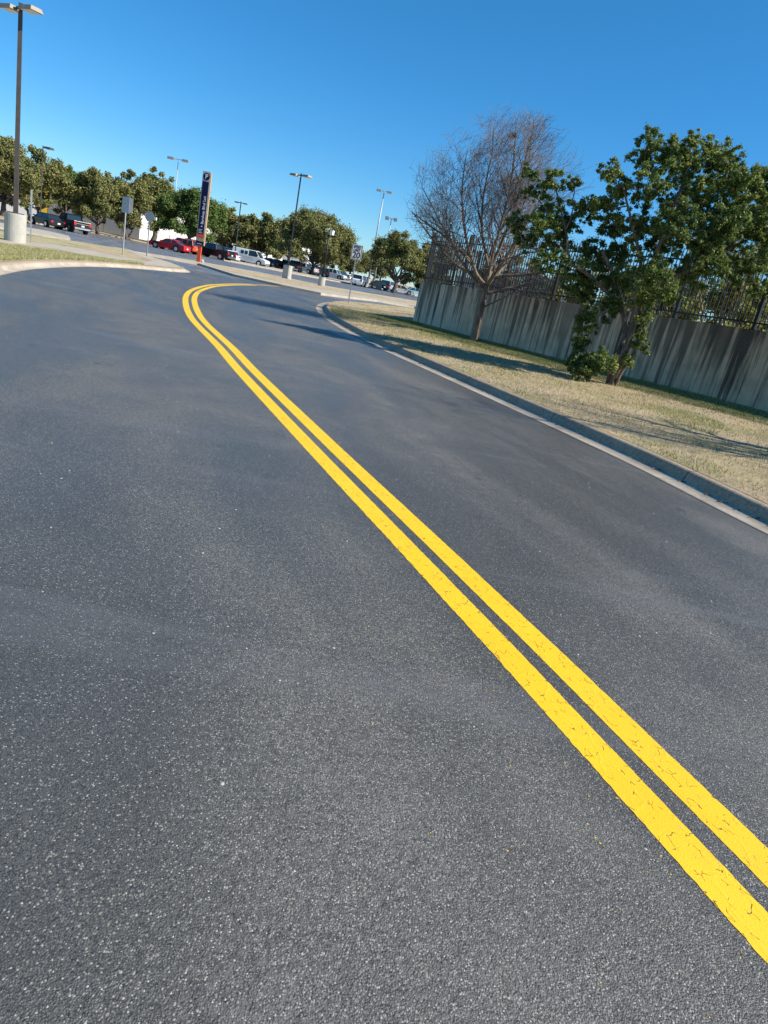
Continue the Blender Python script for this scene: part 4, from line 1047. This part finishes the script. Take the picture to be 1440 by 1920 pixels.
r_, H_ = back_sign(275, 480.5, 396, 'octagonal sign seen from behind on a grey post', 'oct', R(170), .62, .62)
MB().box((-.42, .03, H_-.38), (.13, .10, .16)).build('beacon', m_lens, r_)
r_, H_ = back_sign(57, 455, 356, 'narrow sign turned edge on with a white tube below, beside the nearest lamp pole', 'rect', R(115), .46, .62)
MB().tube([(.10, .05, H_-1.02), (.10, .05, H_-.66)], .055, 10).build('white_tube', m_lens, r_)

# parking pylon
b = at(372, 491, .13); H = hgt(b, 322)-.13
pk = empty('parking_sign', (b[0], b[1], .13), R(-4), label='tall leaning-looking navy and tan parking pylon with a P on an orange leg', cat='parking sign')
D = .20; zl = H*.188
MB().quadbox((-.16, -.08, -.05), (.15, .08, zl)).build('leg', m_orange, pk)
MB().quadbox((-.35, -.12, zl), (.28, -.02, zl+.33)).build('lower_panel', m_navy, pk)
MB().quadbox((-.34, -.10, zl+.334), (.28, D-.1, H)).build('body', m_greyb, pk)
MB().quadbox((.283, -.07, zl+.02), (.34, D-.07, H-.04)).build('side_panel', m_tan, pk)
MB().quadbox((-.28, -.118, zl+.86), (.23, -.103, H-.74)).build('blue_panel', m_navy, pk)
MB().quadbox((-.355, -.125, zl+.62), (.29, -.103, zl+.857)).build('orange_band', m_orange, pk)
MB().quadbox((-.355, -.122, zl+.53), (.29, -.103, zl+.617)).build('grey_band', m_bldg, pk)
MB().quadbox((-.355, -.124, zl+.34), (.29, -.103, zl+.527)).build('tan_band', m_tan, pk)
mb = MB(); mb.tube([(-.01, -.12, H-.38), (-.01, -.103, H-.38)], .27, 32); dsc = mb.build('disc', m_navy, pk)
text_mesh('P', .46, m_white, dsc, (0, -.124, H-.38), RX, 'letter', bold=.012)
text_mesh('Barshop Blvd Lot', .30, m_white, pk, (.03, -.122, zl+1.62), (R(90), R(-90), 0), bold=.006, align='LEFT')
for k in range(3): MB().quadbox((-.22, -.122, zl+.95+k*.12), (-.22+(.34, .26, .31)[k], -.119, zl+.99+k*.12)).build('small_print', m_white, pk)
MB().quadbox((-.04, -.122, zl+1.40), (.06, -.119, zl+1.50)).build('symbol', m_white, pk)
MB().quadbox((-.24, -.125, zl+.10), (.16, -.121, zl+.14)).build('small_print', m_white, pk)
b = at(379, 492, .13)
mb = MB(); gs = np.random.default_rng(5); mb.tube([(0, 0, 0), (0, 0, .12), (.02, 0, .26)], [.16, .17, .05], 7); mb = mb.build('boundary_stone', m_base); mb.location = (b[0], b[1], .13); tag(mb, 'small pale stone at the foot of the orange sign leg', 'stone')

# ------------------------------------------------------------------ vehicles
def paint(name, col, metal=0.0): 
    m_ = plain(name, col, 0.28, metal, 0.04, spec=0.4); return m_
P_ = dict(black=paint('black_car_paint', (0.012, 0.012, 0.014)), red=paint('red_car_paint', (0.50, 0.012, 0.02)), orange=paint('orange_car_paint', (0.55, 0.08, 0.03)),
          white=paint('white_car_paint', (0.78, 0.79, 0.80)), silver=paint('silver_car_paint', (0.48, 0.50, 0.52), .4), blue=paint('blue_car_paint', (0.02, 0.08, 0.22)),
          lblue=paint('light_blue_car_paint', (0.22, 0.42, 0.52)), teal=paint('dark_teal_car_paint', (0.012, 0.05, 0.06)), grey=paint('grey_car_paint', (0.14, 0.15, 0.16), .3))
SPEC = {  # L, W, H, belt, hood z, cabin polygon (x at belt rear, x at roof rear, x at roof front, x at belt front), wheel radius, wheelbase
 'sedan': (4.75, 1.82, 1.43, .92, .80, (-1.75, -1.05, .35, 1.15), .33, 2.75),
 'coupe': (4.75, 1.88, 1.36, .90, .82, (-1.85, -.95, .15, .95), .35, 2.75),
 'suv': (4.7, 1.88, 1.74, 1.05, .98, (-2.22, -1.95, .45, 1.20), .37, 2.7),
 'pickup': (5.7, 1.98, 1.88, 1.14, 1.06, (-.80, -.62, .85, 1.50), .40, 3.5),
 'van': (5.6, 2.02, 2.10, 1.22, 1.05, (-2.74, -2.66, 1.05, 1.75), .37, 3.4)}
def vehicle(kind, col, pos, heading, label, group='cars in the car park', detail=None):
    L, W, H, belt, hood, cab, wr, wb = SPEC[kind]; mt = P_[col]
    root = empty({'pickup': 'pickup_truck', 'van': 'van'}.get(kind, 'parked_car'), (pos[0], pos[1], pos[2] if len(pos) > 2 else 0.0), heading, label=label, cat={'pickup': 'pickup', 'van': 'van'}.get(kind, 'car'), group=group)
    hl = L/2; hw = W/2; gc = 0.24 if kind in ('sedan', 'coupe') else .34
    bm = MB()
    rear = belt+(.02 if kind != 'pickup' else 0)
    prof = [(-hl, gc+.12), (-hl+.10, gc), (hl-.12, gc), (hl, gc+.14), (hl-.02, hood-.24), (hl-.22, hood-.06), (cab[3]+.05, hood+.03 if kind != 'van' else belt-.06), (cab[3]-.25, belt), (cab[0], belt), (-hl+.10, rear-(.06 if kind in ('sedan', 'coupe') else 0)), (-hl, rear-.14)]
    n0 = 0
    for t, ins in ((-hw, .0), (-hw+.0, .0), (hw, .0)): pass
    # three lofted slices give the sides a tumblehome
    ys = [(-hw+.06, .06), (-hw, 0), (hw, 0), (hw-.06, .06)]
    k = len(prof)
    for y, ins in ys:
        for (x, z) in prof:
            cx = x*(1-ins/hl) ; cz = z+(ins*.5 if z < .5 else -ins*.35)
            bm.v.append((cx, y, cz))
    # middle slices carry the full profile; end slices are inset
    bm.f.append(tuple(range(k))); bm.f.append(tuple(reversed(range(3*k, 4*k))))
    for s_ in range(3):
        for i in range(k):
            j = (i+1) % k; bm.f.append((s_*k+i, (s_+1)*k+i, (s_+1)*k+j, s_*k+j))
    # roof and pillars
    rw = hw*.80; zr = H-.05
    xr0, xr1 = cab[1], cab[2]
    bm.hexa([(xr0-.04, -rw, zr-.02), (xr1+.04, -rw, zr-.02), (xr1+.04, rw, zr-.02), (xr0-.04, rw, zr-.02), (xr0+.06, -rw*.9, H), (xr1-.06, -rw*.9, H), (xr1-.06, rw*.9, H), (xr0+.06, rw*.9, H)])
    mids = {'sedan': (-.35,), 'coupe': (-.55,), 'suv': (-.35, -1.25), 'pickup': (.25,), 'van': ()}[kind]
    bw = hw*.955
    for s_ in (-1, 1):
        for xb, xt, wd in [(cab[0], xr0, .14), (cab[3], xr1, .09)]+[(xm, xm, .09) for xm in mids]:
            bm.hexa([(xb-wd/2, s_*bw, belt-.03), (xb+wd/2, s_*bw, belt-.03), (xb+wd/2, s_*(bw-.05), belt-.03), (xb-wd/2, s_*(bw-.05), belt-.03),
                     (xt-wd/2, s_*(rw+.01), zr), (xt+wd/2, s_*(rw+.01), zr), (xt+wd/2, s_*(rw-.04), zr), (xt-wd/2, s_*(rw-.04), zr)])
    if kind == 'van':
        for s_ in (-1, 1):
            bm.hexa([(cab[0], s_*bw, belt-.03), (-.10, s_*bw, belt-.03), (-.10, s_*(bw-.04), belt-.03), (cab[0], s_*(bw-.04), belt-.03), (xr0, s_*(rw+.015), zr), (-.10, s_*(rw+.015), zr), (-.10, s_*(rw-.03), zr), (xr0, s_*(rw-.03), zr)])
    if kind == 'pickup':
        # cargo bed: raised walls round a sunken floor
        x0 = -hl+.08; x1 = cab[0]-.12
        for s_ in (-1, 1): bm.quadbox((x0, min(s_*hw*.97, s_*(hw-.10)), belt-.02), (x1, max(s_*hw*.97, s_*(hw-.10)), belt+.12))
        bm.quadbox((x0, -hw*.95, belt-.02), (x0+.07, hw*.95, belt+.12))
    bo = bm.build('body', mt, root, bevel=.035)
    # glasshouse as four panes
    gi = .02
    gb_ = MB(); gb_.hexa([(cab[0]+.07, -bw+gi, belt-.01), (cab[3]-.05, -bw+gi, belt-.01), (cab[3]-.05, bw-gi, belt-.01), (cab[0]+.07, bw-gi, belt-.01), (xr0+.05, -rw+gi, zr), (xr1-.03, -rw+gi, zr), (xr1-.03, rw-gi, zr), (xr0+.05, rw-gi, zr)])
    gb_.build('windows', m_glass, root)
    # wheels
    for sx in (-1, 1):
        for sy in (-1, 1):
            wx = sx*wb/2+(.05 if kind != 'pickup' else .12); wy = sy*(hw-.11)
            a = MB(); a.tube([(wx, sy*(hw-.25), wr+.02), (wx, sy*(hw+.004), wr+.02)], wr+.07, 20); a.build('wheel_arch', m_tyre, root)
            t = MB(); t.tube([(wx, wy-.11, wr), (wx, wy-.07, wr), (wx, wy+.09, wr), (wx, wy+.13, wr)] if sy > 0 else [(wx, wy-.13, wr), (wx, wy-.09, wr), (wx, wy+.07, wr), (wx, wy+.11, wr)], [wr*.93, wr, wr, wr*.93], 22)
            wo = t.build('wheel', m_tyre, root)
            MB().tube([(wx, wy+sy*.10, wr), (wx, wy+sy*.138, wr)], wr*.62, 14).build('rim', m_rim, wo)
    for s_ in (-1, 1):
        MB().quadbox((hl-.16, s_*hw*.72-.17, hood-.25), (hl+.006, s_*hw*.72+.17, hood-.11)).build('headlight', m_head_l, root)
        zt = belt-.20; MB().quadbox((-hl-.008, s_*hw*.84-.12, zt-.10), (-hl+.10, s_*hw*.84+.12, zt+(.10 if kind in ('sedan', 'coupe') else .22))).build('taillight', m_red_l, root)
        MB().box((cab[3]-.22, s_*(hw+.08), belt+.09), (.12, .18, .13)).build('mirror', mt, root)
    MB().quadbox((-hl-.03, -hw*.88, gc+.10), (-hl+.05, hw*.88, gc+.28)).build('bumper', m_chrome if kind in ('pickup', 'van') else mt, root)
    MB().quadbox((hl-.05, -hw*.88, gc+.10), (hl+.035, hw*.88, gc+.28)).build('bumper', m_chrome if kind in ('pickup', 'van') else mt, root)
    MB().quadbox((-hl-.042, -.16, belt-.42), (-hl-.002, .16, belt-.26)).build('licence_plate', m_plate, root)
    if kind == 'van':
        for s_ in (-1, 1):
            for (xa, xb) in ((-.05, .42), (-.70, -.22), (-1.35, -.87)) if s_ < 0 else ((-.05, .42),):
                if xb < 0:
                    MB().hexa([(xa, s_*(bw+.004), belt+.10), (xb, s_*(bw+.004), belt+.10), (xb, s_*(bw-.01), belt+.10), (xa, s_*(bw-.01), belt+.10), (xa, s_*(rw+.10), zr-.22), (xb, s_*(rw+.10), zr-.22), (xb, s_*(rw+.06), zr-.22), (xa, s_*(rw+.06), zr-.22)]).build('side_window', m_glass, root)
        for k_ in range(4):
            x = -1.0+k_*.42
            MB().hexa([(x, -hw-.003, 1.05), (x+.06, -hw-.003, 1.05), (x+.06, -hw+.02, 1.05), (x, -hw+.02, 1.05), (x+.55, -hw-.003, .55), (x+.61, -hw-.003, .55), (x+.61, -hw+.02, .55), (x+.55, -hw+.02, .55)]).build('stripe', m_bldg, root)
    return root
def vpx(kind, col, px, py, ang, label, dist=None, group='cars in the car park'):
    b = at(px, py, 0)
    if dist: b = b*dist/np.linalg.norm(b[:2])
    return vehicle(kind, col, (b[0], b[1], 0.0), R(ang), label, group)
# angle: heading of the bonnet, degrees from +X (image right), 90 = away from the camera
vpx('sedan', 'black', 88, 415, 148, 'black saloon parked at the road edge, its rear right lamp red', 92, 'cars parked along the far road')
vpx('pickup', 'black', 134, 427, 140, 'black pickup parked nose to tail behind the black saloon', 92, 'cars parked along the far road')
vpx('coupe', 'red', 318, 462, 172, 'red coupe seen side on left of the tall parking sign', 96, 'cars parked along the far road')
vpx('suv', 'orange', 343, 466, 160, 'orange red car tucked just behind the red coupe', 103)
vpx('suv', 'silver', 362, 466, 150, 'pale silver car half hidden behind the parking sign pole', 118)
vpx('pickup', 'teal', 360, 475, 175, 'dark teal pickup directly left of the orange sign leg', 112)
vpx('pickup', 'black', 402, 480, 160, 'black pickup just right of the orange sign leg', 104)
vpx('suv', 'blue', 424, 478, 110, 'blue car behind the white saloon, left of the van', 125)
vpx('sedan', 'white', 431, 487, 120, 'small white car wedged between the black pickup and the van', 112)
vpx('van', 'white', 469, 494, -8, 'white van with dark side windows and diagonal stripes', 116)
vpx('sedan', 'blue', 508, 499, 15, 'blue saloon in front of the white van nose', 132)
vpx('sedan', 'black', 520, 506, 80, 'black car seen from the rear right of the blue saloon', 128)
vpx('suv', 'lblue', 536, 504, 100, 'light blue car left of the wide based lamp pole', 140)
vpx('pickup', 'black', 552, 508, 95, 'black pickup seen from the rear right of the wide based lamp pole', 128)
vpx('pickup', 'silver', 572, 508, 150, 'silver pickup behind the left limbs of the biggest oak', 150)
vpx('suv', 'grey', 600, 510, 170, 'grey car behind the trunk of the biggest oak', 150)
vpx('pickup', 'white', 623, 516, -12, 'white pickup seen side on right of the pedestrian lamp', 150)
vpx('suv', 'teal', 641, 514, 60, 'dark teal car beyond the nose of the white pickup', 185)
vpx('sedan', 'white', 655, 518, 40, 'far white car left of the speed limit post', 200)
vpx('suv', 'blue', 664, 517, 80, 'far blue car right of the speed limit post', 215)
vpx('suv', 'white', 673, 528, 85, 'white car seen from the rear left of the tallest mast foot', 118)
vpx('sedan', 'black', 711, 533, 120, 'black car behind the foot of the shorter mast', 132)
vpx('suv', 'lblue', 724, 536, 130, 'light blue car between the shorter mast and the single trunk oak', 134)
vpx('sedan', 'silver', 752, 541, 20, 'silver saloon right of the single trunk oak', 135)
vpx('sedan', 'white', 741, 528, 10, 'far white saloon behind the single trunk oak', 190)
vpx('sedan', 'lblue', 778, 548, 20, 'pale blue car peeping out left of the wall end', 150)
vpx('sedan', 'silver', 512, 486, 20, 'far silver car beneath the oak limbs behind the blue saloon', 172)
vpx('sedan', 'white', 590, 504, 30, 'far white car seen between the limbs of the biggest oak', 180)
vpx('suv', 'white', 690, 522, 0, 'far white car between the two nearer mast poles', 205)
